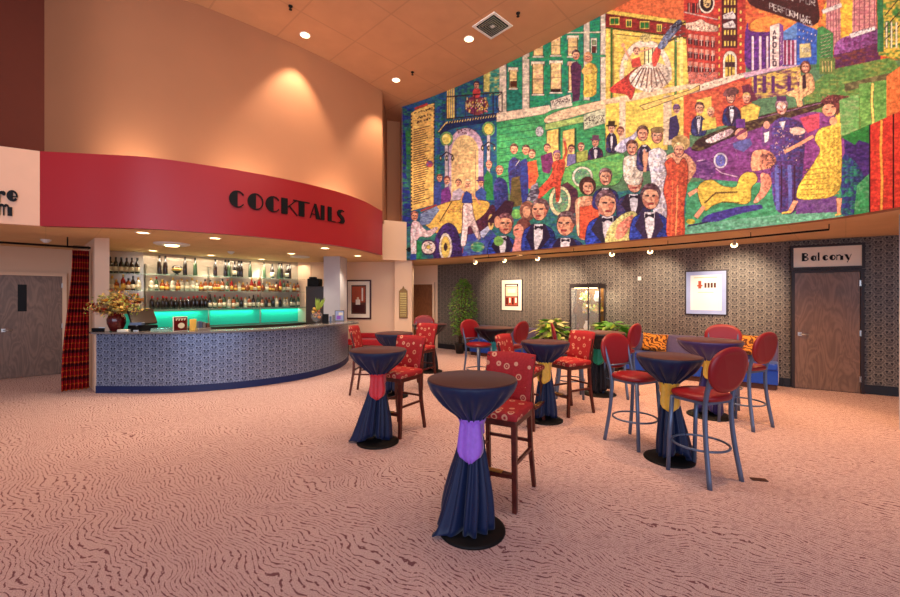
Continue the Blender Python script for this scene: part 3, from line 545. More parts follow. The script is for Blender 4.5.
    P([(508, 163), (514, 156), (521, 161), (522, 176), (518, 205), (511, 205)], (50, 56, 130), (60, 40, 100)); head(c, 514.5, 149, 4.5, (80, 40, 30)); L([(516, 166), (520, 160)], (220, 220, 230), .7); P([(512, 178), (520, 176), (523, 205), (510, 208)], (110, 90, 50), (80, 80, 40))
    P([(552, 162), (566, 158), (565, 172), (562, 178), (560, 202), (556, 202), (556, 184), (540, 200), (534, 194), (548, 180), (553, 172)], (226, 70, 30), (196, 50, 24)); L([(563, 162), (567, 152), (565, 141)], (220, 70, 34), 2.2); EL(564.5, 139.5, 1.5, 2, SK); head(c, 557.5, 155.5, 4.4, (110, 60, 110)); P([(527, 200), (532, 186), (538, 182), (540, 192), (537, 202)], (70, 60, 80), (190, 190, 210))
    P([(494, 182), (500, 176), (508, 182), (509, 200), (505, 220), (496, 220), (495, 200)], (40, 50, 120), (70, 60, 130)); head(c, 500, 170.5, 4.2, (150, 70, 50)); P([(484, 178), (488, 170), (493, 176), (494, 200), (486, 200)], (40, 140, 70)); head(c, 489.5, 165, 3.6, (180, 80, 60)); P([(476, 192), (482, 187), (487, 192), (486, 204), (476, 203)], (50, 80, 160)); head(c, 481.5, 183, 3.4, (100, 50, 120), hat=(90, 40, 120))
    P([(434, 186), (440, 182), (443, 190), (441, 208), (435, 208)], (50, 70, 150)); head(c, 440, 178, 3.3, (90, 40, 30)); P([(442, 190), (449, 186), (452, 196), (449, 207), (441, 206)], (120, 50, 140)); head(c, 447.5, 180.5, 3.6, (130, 50, 50)); P([(453, 192), (460, 188), (465, 192), (464, 203), (452, 202)], (186, 170, 190)); head(c, 459, 183, 3.4, (100, 60, 50))
    # --- yellow car
    P([(420, 214), (434, 207), (450, 201), (470, 199), (491, 201), (489, 212), (480, 224), (462, 234), (440, 236), (424, 224)], (240, 196, 86), (230, 176, 70), line=(110, 70, 30)); L([(440, 222), (452, 202)], (60, 30, 40), .8); P([(421, 214), (437, 206), (440, 210), (430, 224), (420, 226)], (130, 150, 190), (90, 100, 150)); L([(421, 211), (437, 205)], (170, 50, 40), 1.6)
    P([(484, 216), (492, 204), (496, 206), (495, 224), (486, 230), (466, 236), (462, 230)], (90, 40, 60), (70, 40, 90)); P([(478, 234), (488, 226), (492, 228), (484, 238)], (190, 196, 226)); c.scrib(447, 206, 462, 213, (200, 100, 70), 12, .9, 0, 3); EL(491.5, 222, 3, 8, (236, 200, 110)); EL(491.5, 222, 1.4, 4, (110, 60, 50))
    P([(433, 250), (436, 236), (442, 226), (449, 222), (456, 226), (461, 238), (464, 264), (434, 264)], (70, 40, 120), (50, 30, 80)); EL(446, 247, 6.6, 14, (240, 226, 214)); EL(446, 247, 4.6, 11, (236, 200, 90)); EL(446, 247, 1.6, 4, (60, 40, 50)); EL(429, 247.5, 8.2, 8, (70, 30, 80)); EL(429, 247.5, 7, 6.6, (240, 216, 206)); c.scrib(424, 243, 433, 251, (150, 60, 60), 16, 1, 0, 2); EL(429, 247, 2, 2, YE)
    P([(411, 222), (418, 220), (427, 232), (437, 226), (439, 229), (430, 238), (418, 236), (417, 256), (411, 256)], (240, 206, 206), (220, 180, 190)); head(c, 415, 216, 4.2, (130, 60, 40)); P([(417, 240), (422, 242), (422, 262), (417, 262)], (30, 140, 80)); c.rect(411, 254, 416.5, 264, (40, 70, 170))
    # woman in white trousers
    P([(463, 202), (472.5, 202), (474, 215), (482, 238), (478.5, 241), (469, 222), (467, 246), (460.5, 247), (463, 224)], (240, 212, 206), (226, 190, 190), line=(120, 80, 90)); P([(463, 194), (467, 191), (472, 194), (473, 203), (462.5, 203)], (40, 60, 150)); L([(464, 193), (461.5, 200)], SK, 1.6); L([(472, 193), (477, 199), (481, 205)], SK, 1.6); head(c, 468.5, 184, 4, (230, 190, 130), long=1); L([(463.5, 247), (463, 253)], (160, 60, 60), 1)
    # --- crowd in the foreground
    P([(487, 222), (506, 200), (515, 202), (512, 214), (500, 224)], (60, 30, 50)); tux(c, 503, 236, 30, 26, (30, 70, 190)); head(c, 506, 224, 9, (110, 60, 70)); EL(498, 222, 3.5, 6, SK); EL(499, 241, 5, 5, (120, 180, 80)); EL(517, 214, 5, 5, (120, 190, 90))
    EL(528, 211, 8, 10, (120, 70, 60), (180, 120, 90)); EL(527, 212, 4, 6, (230, 160, 120)); P([(511, 258), (516, 236), (528, 236), (532, 262)], (240, 160, 150), (226, 130, 120)); EL(524, 227, 7.5, 9, (130, 70, 60), (90, 40, 50)); EL(519, 231, 5.5, 7, (244, 160, 130), (230, 120, 100)); L([(515, 230), (519, 229)], DK, .8)
    tux(c, 539, 224, 34, 32, (34, 56, 150), turn=-1); head(c, 541, 210, 9.5, (90, 56, 60), turn=-1); tux(c, 566, 238, 36, 22, (40, 56, 150), turn=-1); head(c, 567, 224, 10.5, (90, 60, 66), turn=-1)
    P([(575, 200), (582, 196), (594, 196), (602, 202), (600, 212), (598, 240), (578, 240), (576, 215)], (244, 170, 130), (230, 140, 100)); P([(580, 207), (598, 204), (600, 222), (594, 240), (580, 238)], (230, 84, 34), (200, 60, 24)); EL(588, 186, 8.5, 9.5, (70, 30, 30)); head(c, 588.5, 187, 7, (70, 30, 30))
    tux(c, 606, 188, 26, 22, (60, 50, 120)); head(c, 606, 177, 7.5, (110, 70, 70)); tux(c, 634, 194, 34, 26, (70, 50, 90), (50, 30, 50)); head(c, 635, 182, 9.5, (90, 44, 40))
    tux(c, 608, 216, 44, 34, (26, 60, 180), (50, 40, 60)); head(c, 606, 204, 11.5, (96, 60, 70), turn=1); P([(604, 246), (608, 228), (622, 214), (634, 210), (639, 216), (634, 244)], (236, 222, 140), (206, 196, 110)); P([(615, 240), (617, 226), (626, 218), (634, 214), (633, 222), (624, 238)], (240, 150, 120), (220, 110, 90))
    P([(623, 158), (630, 155), (638, 155), (644, 166), (642, 186), (624, 184)], (246, 232, 206), (230, 206, 180)); tux(c, 645, 145, 16, 26, (96, 70, 110)); head(c, 643, 133.5, 6.6, (80, 44, 30)); head(c, 632.5, 148, 6.6, (90, 44, 34)); EL(645, 158, 2, 9, SK)
    P([(647, 153), (654, 148), (662, 148), (668, 154), (668, 180), (670, 225), (654, 225), (652, 180)], (244, 226, 220), (214, 206, 226)); L([(648, 152), (645, 172)], SK, 3); head(c, 657.5, 136, 6.6, (150, 90, 50)); EL(658, 130, 7, 3, (130, 100, 60))
    tux(c, 650, 212, 40, 34, (34, 60, 170), (56, 36, 70)); head(c, 651, 197, 11, (76, 40, 50))
    P([(666, 156), (674, 152), (686, 153), (692, 158), (698, 168), (692, 178), (688, 185), (684, 182), (690, 170), (686, 166), (668, 168)], (246, 176, 130), (236, 150, 110)); P([(664, 163), (672, 156), (678, 166), (684, 156), (689, 166), (688, 184), (684, 206), (686, 240), (666, 240), (668, 206), (663, 190), (668, 172)], (220, 84, 34), (190, 54, 24), line=(130, 30, 20)); L([(678, 185), (676, 238)], (244, 150, 80), 1.6); L([(673, 180), (672, 232)], (240, 120, 60), 1)
    EL(681, 143, 9.5, 8, (216, 176, 110), (160, 120, 60)); head(c, 679.5, 150, 6.3, (214, 170, 100))
    # brush texture
    g = c.a.mean(2); ed = np.zeros_like(g); ed[1:-1, 1:-1] = np.abs(g[2:, 1:-1] - g[:-2, 1:-1]) + np.abs(g[1:-1, 2:] - g[1:-1, :-2])
    ed = np.clip((ed - 34) / 70, 0, 1) * (.35 + .65 * c.cloud(12)); sh = (c.cloud(6) - .5) * .24 + (c.cloud(2) - .5) * .08 + (c.cloud(2, 9) - .5) * .12
    ink = np.clip((c.cloud(3, 3) * .6 + c.cloud(5) * .4 - .72) * 6, 0, 1) * .22; lit = np.clip((c.cloud(3, 6) - .84) * 6, 0, 1)[..., None] * .18
    dk = np.array((52, 24, 40), np.float32); c.a *= (1 + sh)[..., None]; f = np.maximum(ed * .62, ink)[..., None]; c.a = c.a * (1 - f) + dk * f; c.a = c.a * (1 - lit) + np.array((250, 232, 200), np.float32) * lit * 1.0
    np.clip(c.a, 0, 255, out=c.a); return c

MPX = np.array([395, 402, 408, 500, 570, 640, 710, 780, 841, 870, 900, 940]); MY = np.array([261.2, 260.6, 260, 252.6, 246.6, 239.6, 232, 224.2, 217, 212.8, 207.2, 198.5])
MCO = np.polyfit((MPX - 650) / 250.0, MY, 4)
def mural_plan(px):
    d = 420.0 / (HY - np.polyval(MCO, (px - 650) / 250.0)); return (px - HX) * d / F, d
def build_mural(cv, z0, z1):
    nx, nz = 980, 470; px = np.linspace(402, 902, nx); X, D = mural_plan(px)
    zz = np.linspace(z0, z1, nz); XX = np.repeat(X[None], nz, 0); YY = np.repeat(D[None], nz, 0); ZZ = np.repeat(zz[:, None], nx, 1)
    tx = np.gradient(X); ty = np.gradient(D); ln = np.hypot(tx, ty); nX, nY = ty / ln, -tx / ln            # towards the room
    k = np.sign(-(nX * X + nY * D)); nX *= k; nY *= k; XX = XX + nX * .02; YY = YY + nY * .02
    co = np.stack([XX, YY, ZZ], -1).reshape(-1, 3).astype(np.float32)
    cx = np.clip(((np.repeat(px[None], nz, 0)) - cv.x0) * cv.k, 0, cv.w - 1).astype(int); cy = np.clip(((HY - (ZZ - CAMZ) * F / YY) - cv.y0) * cv.k, 0, cv.h - 1).astype(int)
    col = cv.a[cy, cx].reshape(-1, 3) / 255.0; col = np.where(col <= .04045, col / 12.92, ((col + .055) / 1.055) ** 2.4)
    idx = np.arange(nx * nz).reshape(nz, nx); q = np.stack([idx[:-1, :-1], idx[:-1, 1:], idx[1:, 1:], idx[1:, :-1]], -1).reshape(-1, 4)
    me = bpy.data.meshes.new('mural'); me.vertices.add(len(co)); me.vertices.foreach_set('co', co.ravel())
    me.loops.add(q.size); me.loops.foreach_set('vertex_index', q.ravel().astype(np.int32)); me.polygons.add(len(q)); me.polygons.foreach_set('loop_start', np.arange(0, q.size, 4, dtype=np.int32))
    me.update(calc_edges=True); at_ = me.color_attributes.new('paint', 'FLOAT_COLOR', 'POINT')
    at_.data.foreach_set('color', np.concatenate([col, np.ones((len(col), 1))], 1).astype(np.float32).ravel()); me.validate()
    m = Mat('mural_paint', 0.6, spec=0.25); a = m.nt.nodes.new('ShaderNodeAttribute'); a.attribute_name = 'paint'; h = m.nt.nodes.new('ShaderNodeHueSaturation'); h.inputs['Saturation'].default_value = .95; h.inputs['Value'].default_value = .95; m.nt.links.new(a.outputs['Color'], h.inputs['Color']); m.color(E(m.nt, h.outputs[0]))
    m.bump(m.noise(m.geo(), 60, 3), 0.15, 0.004); me.materials.append(m.m)
    o = bpy.data.objects.new('mural', me); COL.objects.link(o)
    return tag(o, 'long colourful painted street mural of crowds, old cars and theatres high on the curved wall', 'painting')
# ------------------------------------------------------------------ room shell
ZS, ZF, ZC = 2.73, 3.82, 7.15
FASC = catmull([(-6.02, 5.87), (-5.34, 5.98), (-4.62, 6.12), (-4.05, 6.43), (-3.43, 6.86), (-2.8, 7.46), (-2.25, 8.19), (-1.9, 9.0), (-1.69, 10.0)], 8)
TAN = catmull([(-7.3, 7.2), (-6.0, 7.0), (-4.85, 7.4), (-3.53, 8.5), (-2.6, 9.5), (-1.8, 10.62)], 8)
BARF = catmull([(-6.19, 7.0), (-5.25, 6.98), (-4.6, 7.06), (-3.88, 7.36), (-3.3, 7.82), (-2.9, 8.4), (-2.65, 9.2), (-2.62, 9.9), (-2.7, 10.6)], 8)
mpx = np.linspace(402, 960, 60); MXs, MYs = mural_plan(mpx); MPLAN = [(float(a), float(b)) for a, b in zip(MXs, MYs)]
def slab(name, poly, z0, z1, mat):
    from mathutils.geometry import tessellate_polygon
    mb = MB(); n = len(poly); tri = tessellate_polygon([[Vector((x, y, 0)) for x, y in poly]])
    a = [mb.bm.verts.new((x, y, z0)) for x, y in poly]; b = [mb.bm.verts.new((x, y, z1)) for x, y in poly]
    for t in tri: mb.face([a[i] for i in t]); mb.face([b[i] for i in t])
    for i in range(n): mb.face((a[i], a[(i + 1) % n], b[(i + 1) % n], b[i]))
    return mb.build(name, mat)
struct(slab('floor', [(-13, -7), (10, -7), (10, 17), (-13, 17)], -0.06, 0, M['carpet']))
struct(slab('ceiling', [(-13, -7), (10, -7), (10, 17), (-13, 17)], ZC, ZC + .08, M['ceiling']))
struct(slab('ceiling', [(-9.5, 3.97), (-6.5, 5.66), (-6.03, 5.94)] + [(p.x - .035, p.y + .05) for p in FASC[3:]] + [(-1.86, 11.12), (-1.42, 11.55)] + [(x + .04, y + .05) for x, y in MPLAN[2:]] + [(10, 3.66), (10, 17), (-13, 17), (-13, 3.9)], ZS, ZS + .07, M['soffit']))
struct(ribbon('wall_fascia', FASC, ZS - .005, ZF, M['red'], 0.12, smooth=True))
struct(ribbon('wall_upper_left', TAN, ZF - .1, ZC, M['tan'], 0.12, smooth=True))
struct(ribbon('wall_dark_left', [(-9.6, 5.5), (-7.3, 7.2)], ZF - .1, ZC, M['umber'], 0.1))
struct(ribbon('wall_sign_left', [(-9.5, 3.9), (-6.02, 5.87)], ZS - .005, ZF, M['signwall'], 0.1))
struct(slab('trim_1', [(-9.5, 3.98), (-6.05, 5.95)] + [(p.x - .04, p.y + .06) for p in FASC[3:-3]] + [(-1.78, 10.0), (-1.8, 10.9), (-2.6, 9.8), (-3.53, 8.8), (-4.85, 7.7), (-6.0, 7.3), (-7.3, 7.5), (-9.6, 5.8)], ZF - .12, ZF - .06, M['tan']))
struct(ribbon('wall_mural', MPLAN, ZS - .004, ZC, M['tan'], 0.14, smooth=True))
# recess, box and pillar between the bar and the mural
struct(ribbon('wall_recess', [(-1.8, 10.62), (-1.95, 12.4), (-1.55, 12.5), (-1.38, 11.5)], ZF - .1, ZC, M['tan'], 0.1))
b = MB(); b.prism([(-1.9, 11.1), (-1.24, 11.42), (-1.24, 12.3), (-1.9, 12.3)], ZS - .01, ZF); struct(b.build('wall_box', M['cream']))
b = MB(); b.prism([(-1.59, 11.5), (-1.09, 11.5), (-1.09, 12.0), (-1.59, 12.0)], 0, ZS); struct(b.build('wall_pillar', M['cream']))
struct(ribbon('wall_far', [(-4.6, 12.1), (-1.59, 11.85)], 0, ZS, M['cream'], 0.1))
struct(ribbon('wall_far_corner', [(-1.75, 13.75), (-.41, 13.23)], 0, ZS, M['cream'], 0.1))
WP = [(-.41, 13.23), (6.30, 7.55), (7.62, 6.75), (9.5, 5.6)]
struct(ribbon('wall_back', WP, 0, ZS, M['paper'], 0.12))
struct(ribbon('baseboard_back', [(-.38, 13.18), (6.27, 7.52)], 0, .16, M['darkbase'], -0.02)); struct(ribbon('baseboard_right', [(6.27, 7.52), (7.62, 6.72)], 0, .16, M['darkbase'], -0.02))
b = MB(); b.box2((5.68, 4.4, 0), (6.2, 5.06, ZS)); struct(b.build('wall_pilaster', M['grey_wall']))
# bar alcove
b = MB(); b.prism([(-6.31, 7.1), (-6.07, 7.13), (-8.3, 9.35), (-8.52, 9.12)], 0, ZS); struct(b.build('wall_bar_side', M['cream']))
BACK = [(-7.95, 8.85), (-7.2, 9.4), (-4.5, 12.3)]
struct(ribbon('wall_bar_back', [(-8.0, 8.8)] + BACK[1:], 0, ZS, M['bgglass'], 0.1))
struct(ribbon('wall_bar_return', [(-4.5, 12.3), (-4.2, 12.05)], 0, ZS, M['cream'], 0.1))
b = MB(); b.prism([(-3.27, 10.35), (-2.83, 10.3), (-2.82, 10.95), (-3.27, 10.95)], 0, ZS); struct(b.build('wall_column', M['grey_wall']))
struct(ribbon('wall_left', [(-11.5, 5.77), (-8.47, 8.88), (-8.2, 9.15)], 0, ZS, M['cream'], 0.1))

# ------------------------------------------------------------------ doors
def door(name, p0, p1, h, mat, fmat, off, handle=0, window=False, fw=.07, plate=False):
    "leaf between plan points p0 (left) and p1 (right); off = unit normal to the room"
    p0 = Vector(p0); p1 = Vector(p1); u = (p1 - p0).normalized(); w = (p1 - p0).length; n = Vector((u.y, -u.x)); n = n if n.dot(Vector(off)) > 0 else -n
    root = thing(name, '', '', (p0.x, p0.y, 0), math.atan2(u.y, u.x)); del root['label']; del root['category']; struct(root)
    s = -1 if (Matrix.Rotation(-math.atan2(u.y, u.x), 2) @ n).y < 0 else 1
    mb = MB(); mb.box2((0.0, s * .01, .01), (w, s * .05, h), .003); lf = mb.build('door_leaf', mat, root)
    mb = MB(); mb.box2((-fw, 0, 0), (0, s * .07, h + fw)); mb.box2((w, 0, 0), (w + fw, s * .07, h + fw)); mb.box2((0, 0, h), (w, s * .07, h + fw)); mb.build('door_frame', fmat, root)
    if handle:
        hx = .07 if handle < 0 else w - .07
        mb = MB(); mb.box((hx, s * .058, 1.0), (.06, .012, .07), None, .004); mb.tube([(hx, s * .05, 1.0), (hx, s * .11, 1.0), (hx - handle * .12, s * .11, 1.0)], .012, 10); mb.build('door_handle', M['steel'], lf)
        for hz in (.25, 1.05, h - .2):
            mb = MB(); q = w if handle < 0 else 0; mb.box((q, s * .06, hz), (.025, .02, .1)); mb.build('hinge', M['steel'], root)
    if window:
        mb = MB(); mb.box((w - .60, s * .052, 1.66), (.13, .008, .56)); mb.build('vision_panel', M['black'], lf)
    return root
door('door_1', (6.40, 7.44), (7.16, 7.0), 2.12, M['door'], M['frame_dark'], (-.5, -.8), handle=-1, fw=.05)
door('door_2', (-9.19, 8.14), (-8.53, 8.80), 2.13, M['door'], M['cream'], (.7, -.7), handle=-1, window=True)
door('door_3', (-1.22, 13.52), (-.56, 13.27), 2.1, M['door_brown'], M['cream'], (-.2, -.9))
# exit device plate on the left door
b = MB(); b.box((0, 0, 0), (.12, .02, .36), None, .004); b.box((0, -.012, .06), (.05, .01, .06)); o = b.build('outlet_plate', M['white'], None)
o.location = (-9.17, 8.05, 1.19); o.rotation_euler = (0, 0, PI / 4 + .02); tag(o, 'white push plate on the grey wooden door at the far left edge', 'plate')

# ------------------------------------------------------------------ deco lettering
def arc(cx, cy, rx, ry, a0, a1, n=14): return [(cx + rx * math.cos(math.radians(a0 + (a1 - a0) * i / n)), cy + ry * math.sin(math.radians(a0 + (a1 - a0) * i / n))) for i in range(n + 1)]
def ringp(cx, cy, rx, ry, t, a0, a1, n=16): return arc(cx, cy, rx, ry, a0, a1, n) + arc(cx, cy, rx - t, ry - t, a1, a0, n)
def lnp(x0, y0, x1, y1, t):
    dx, dy = x1 - x0, y1 - y0; L = math.hypot(dx, dy); nx, ny = -dy / L * t / 2, dx / L * t / 2; return [(x0 + nx, y0 + ny), (x1 + nx, y1 + ny), (x1 - nx, y1 - ny), (x0 - nx, y0 - ny)]
RC = lambda x0, y0, x1, y1: [(x0, y0), (x1, y0), (x1, y1), (x0, y1)]
def glyphs(T_):
  return {
    'C': [arc(.5, .5, .48, .5, 90, 270), ringp(.5, .5, .45, .5, T_, 35, 90), ringp(.5, .5, .45, .5, T_, 270, 325)],
    'O': [arc(.5, .5, .48, .5, 90, 270), ringp(.5, .5, .45, .5, T_, -90, 90)],
    'K': [RC(0, 0, .38, 1), lnp(.38, .45, .95, 1, .055), lnp(.48, .56, 1.0, 0, .055)],
    'T': [RC(.34, 0, .70, 1), RC(0, .94, 1.05, 1)],
    'A': [lnp(.03, 0, .48, 1, .05), [(.42, 1), (.62, 1), (1.05, 0), (.62, 0)], RC(.15, .26, .7, .31)],
    'I': [RC(.1, 0, .46, 1)], 'L': [RC(0, 0, .38, 1), RC(.38, 0, .85, .05)],
    'S': [[(.2, .95), (.62, 1), (.5, .8), (.4, .7), (.85, .45), (.95, .2), (.8, .03), (.5, 0), (.05, .04), (.4, .12), (.5, .3), (.1, .55), (.02, .78)], lnp(.6, .97, .88, .9, .05)],
    'B': [RC(0, 0, .34, 1), ringp(.34, .75, .4, .25, T_, -90, 90), ringp(.34, .26, .48, .26, T_, -90, 90)],
    'a': [arc(.5, .33, .46, .33, 90, 270), ringp(.5, .33, .3, .33, T_, -90, 90), RC(.78, 0, .86, .66)],
    'l': [RC(.05, 0, .42, 1)], 'c': [arc(.5, .33, .48, .33, 90, 270), ringp(.5, .33, .4, .33, T_, 30, 90), ringp(.5, .33, .4, .33, T_, 270, 330)],
    'o': [arc(.5, .33, .48, .33, 90, 270), ringp(.5, .33, .42, .33, T_, -90, 90)], 'n': [RC(0, 0, .1, .66), ringp(.36, .42, .3, .24, T_, 20, 170), RC(.5, 0, .88, .5)],
    'y': [[(0, .66), (.38, .66), (.68, .05), (.5, -.1)], lnp(.9, .66, .42, -.26, .06), arc(.4, -.24, .08, .06, 0, 360)],
    'r': [RC(0, 0, .4, .66), arc(.66, .54, .14, .13, 0, 360), ringp(.55, .46, .2, .2, T_, 60, 170)],
    'e': [arc(.5, .33, .48, .33, 90, 270), ringp(.5, .33, .42, .33, T_, -10, 90), ringp(.5, .33, .42, .33, T_, 270, 330), RC(.4, .26, .92, .32)],
    'm': [RC(0, 0, .36, .66), ringp(.5, .46, .22, .2, T_, 10, 170), RC(.62, 0, .70, .5), ringp(.88, .46, .22, .2, T_, 10, 170), RC(.98, 0, 1.34, .5)],
}
GLY, GLYB = glyphs(.07), glyphs(.13)
def letter(ch, mp, parent, th=.02, mat='black', G=GLY):
    mb = MB()
    for pg in G[ch]: mb.prism(pg, 0, th, mp)
    return mb.build('letter', M[mat], parent)
FP = [Vector((p.x, p.y)) for p in FASC]; FL = [0.0]
for a_, b_ in zip(FP, FP[1:]): FL.append(FL[-1] + (b_ - a_).length)
def fasc_at(s):
    for i in range(len(FP) - 1):
        if FL[i + 1] >= s or i == len(FP) - 2:
            t = (s - FL[i]) / (FL[i + 1] - FL[i]); p = FP[i].lerp(FP[i + 1], t); u = (FP[i + 1] - FP[i]).normalized(); return p, Vector((u.y, -u.x))
def fasc_px(px):
    "arc length where the fascia is seen in column px"
    for i in range(len(FP) - 1):
        a = FP[i].x - (px - HX) / F * FP[i].y; c = FP[i + 1].x - (px - HX) / F * FP[i + 1].y
        if a * c <= 0: return FL[i] + (FL[i + 1] - FL[i]) * (a / (a - c))
sign = thing('wall_sign', 'black art deco letters reading COCKTAILS on the curved crimson fascia', 'sign', (0, 0, 0))
for ch, x0, x1 in zip('COCKTAILS', (228.5, 247, 265, 281, 293, 309.5, 319.5, 327.5, 336.5), (246, 264, 281, 297, 308.5, 319.5, 329, 336.5, 344.5)):
    s0, s1 = fasc_px(x0), fasc_px(x1)
    def mp(x, y, h, s0=s0, s1=s1):
        p, n = fasc_at(s0 + (s1 - s0) * x); q = p + n * (h + .004); return Vector((q.x, q.y, 3.185 + .285 * y))
    letter(ch, mp, sign)
sg = thing('wall_sign', 'pale wall lettering at the far left edge ending in re above m', 'sign', (0, 0, 0))
SW0 = Vector((-6.02, 5.87)); SU = (Vector((-6.02, 5.87)) - Vector((-9.5, 3.9))).normalized(); SN = Vector((SU.y, -SU.x))
def swmap(s, z, w, h): return lambda x, y, t: Vector((*(SW0 + SU * (s + w * x) + SN * (t + .004)), z + h * y))
def sw_s(px):
    k = (px - HX) / F; return (k * SW0.y - SW0.x) / (SU.x - k * SU.y)
for ch, px, px2, y, hh in (('r', -5, 8.5, 202, .245), ('e', 7, 19, 201.2, .245), ('m', -4, 12.5, 215, .25), ('t', 0, 0, 0, 0)):
    if ch == 't': continue
    s0 = sw_s(px); s1 = sw_s(px2); p = SW0 + SU * s0; z = CAMZ + (HY - y) * p.y / F; letter(ch, swmap(s0, z, (s1 - s0) / (1.34 if ch == 'm' else 1), hh), sg, G=GLYB)
# balcony sign
du = (Vector((7.16, 7.0)) - Vector((6.40, 7.44))); dw = du.length; du.normalize(); dn = Vector((du.y, -du.x)); ang = math.atan2(du.y, du.x)
bs = thing('door_sign', 'framed white sign reading Balcony above the right hand wooden door', 'sign', (6.40, 7.44, 2.225), ang)
b = MB(); b.box2((-.02, -.05, 0), (dw + .02, -.02, .36)); b.build('panel', M['mat_white'], bs)
b = MB(); b.box2((-.06, -.065, -.045), (dw + .06, -.01, 0)); b.box2((-.06, -.065, .36), (dw + .06, -.01, .4)); b.box2((-.06, -.065, 0), (-.02, -.01, .36)); b.box2((dw + .02, -.065, 0), (dw + .06, -.01, .36)); b.build('sign_frame', M['frame_dark'], bs)
x = .10
for ch, w in zip('Balcony', (.115, .095, .06, .09, .09, .10, .10)):
    letter(ch, (lambda a, y, h, x=x, w=w: Vector((x + a * w, -.051 - h, .11 + y * .15))), bs, .006, G=GLYB); x += w + .004
build_mural(paint_mural(), ZS, ZC)
# ------------------------------------------------------------------ cocktail tables dressed in tied cloths
def sm(a, b, t): t = max(0, min(1, t)); t = t * t * (3 - 2 * t); return a + (b - a) * t
def cocktail(px, py, px_base, Rr, sash, seed, who, sash_lbl, tail=None, cm='cloth', lean=(0, 0), floor_y=True, grp=None):
    "py = floor row of the base centre"
    p = at(px_base, py); x, y = p.x, p.y; rr = random.Random(seed)
    t = thing('cocktail_table', 'high pedestal cocktail table ' + who, 'table', (x, y, 0), 0)
    rb = .24 if Rr < .37 else .28
    b = MB(); b.lathe([(rb, 0), (rb, .012), (rb - .02, .022), (.06, .035), (.045, .06)], seg=40); b.build('table_base', M['black'], t)
    b = MB(); b.lathe([(.035, .05), (.035, 1.03)], seg=16); b.build('pole', M['black'], t)
    b = MB(); b.lathe([(Rr - .02, 1.035), (Rr - .01, 1.06)], seg=40); b.build('tabletop', M['darkbase'], t)
    # cloth
    N = 112; ph = [rr.uniform(0, 6.3) for _ in range(6)]
    def fold(a, k): return (math.sin(14 * a + ph[0] + 1.2 * math.sin(2 * a + ph[1])) * .6 + math.sin(23 * a + ph[2]) * .4) * k
    ztop, zw = 1.072, .80
    rings = []
    prof = [(Rr, 1.066, 0), (Rr + .004, 1.05, .002), (Rr * .975, 1.02, .005), (Rr * .90, .985, .015), (Rr * .79, .945, .024), (Rr * .66, .905, .030), (Rr * .51, .865, .030), (Rr * .36, .825, .022), (.075, .775, .011), (.066, .75, .009), (.066, .70, .009)]
    for r, z, k in prof: rings.append([Vector(((r + fold(2 * PI * i / N, k)) * math.cos(2 * PI * i / N), (r + fold(2 * PI * i / N, k)) * math.sin(2 * PI * i / N), z)) for i in range(N)])
    def low(a, f):
        r = .066 + (.072 + .026 * math.sin(2 * a + ph[3])) * sm(0, 1, f * 1.05) ** .8
        r += (math.sin(6 * a + ph[4] + 1.2 * f) * .5 + math.sin(13 * a + ph[5] + 2 * f) * .5) * (.020 + .034 * f)
        hem = .035 + .10 * (.5 + .5 * math.sin(2 * a + ph[1])) * (.5 + .5 * math.sin(a + ph[2]))
        z = .70 - (.70 - hem) * f; cx = lean[0] * f; cy = lean[1] * f
        if tail is not None:
            d = math.cos(a - tail[0]); d = max(0, d) ** 6; r += tail[1] * d * f ** 2.2; z = z - (z - .012) * d * f ** 4
        return Vector((cx + r * math.cos(a), cy + r * math.sin(a), max(z, .026 if r < rb + .02 else .01)))
    for j in range(1, 15): rings.append([low(2 * PI * i / N, j / 14) for i in range(N)])
    b = MB(); b.rings(rings, True, False); c = b.build('tablecloth', M[cm], None, (x, y, 0), recalc=False)
    md = c.modifiers.new('s', 'SOLIDIFY'); md.thickness = .002; md.offset = -1
    tag(c, ('violet ' if cm == 'cloth_violet' else 'black ' if cm == 'cloth_black' else 'navy ') + 'cloth tied with ' + sash_lbl + ', table ' + who, 'tablecloth', grp)
    b = MB(); b.lathe([(Rr - .001, 1.064), (Rr + .003, 1.069), (Rr - .004, 1.074), (0.001, 1.075)], seg=N, cap=False); b.build('warm_lit_top', M['top'], c)  # brown disc: warm ceiling reflection on the cloth top, put into its colour
    # sash
    b = MB(); rs = []
    for z, r in ((.80, .098), (.785, .092), (.76, .086), (.735, .085), (.705, .088), (.69, .084)): rs.append([Vector(((r + .003 * math.sin(9 * q + z * 60)) * math.cos(q), (r + .003 * math.sin(9 * q + z * 60)) * math.sin(q), z)) for q in (2 * PI * i / 40 for i in range(40))])
    b.rings(rs, True, False); fa = math.atan2(-y, -x) + rr.uniform(-.2, .25); ux = Vector((math.cos(fa), math.sin(fa), 0)); vx = Vector((-ux.y, ux.x, 0))
    rs = []; W = .10; Hh = .27
    for j in range(9):
        f = j / 8; w = W * (1 if f < .6 else math.sqrt(max(.04, 1 - ((f - .6) / .4) ** 2))); r = .09 + .05 * f
        rs.append([ux * (r + .012 * math.cos(k * 1.9) - .03 * abs(q) ** 2) + vx * (q * w * (.75 + .3 * f)) + Vector((0, 0, .79 - Hh * f)) for k, q in enumerate(np.linspace(-1, 1, 9))])
    b.rings(rs, False, False); s = b.build('sash', M[sash], None, (x, y, 0)); md = s.modifiers.new('s', 'SOLIDIFY'); md.thickness = .004
    tag(s, sash_lbl + ' round the table ' + who, 'sash'); return p

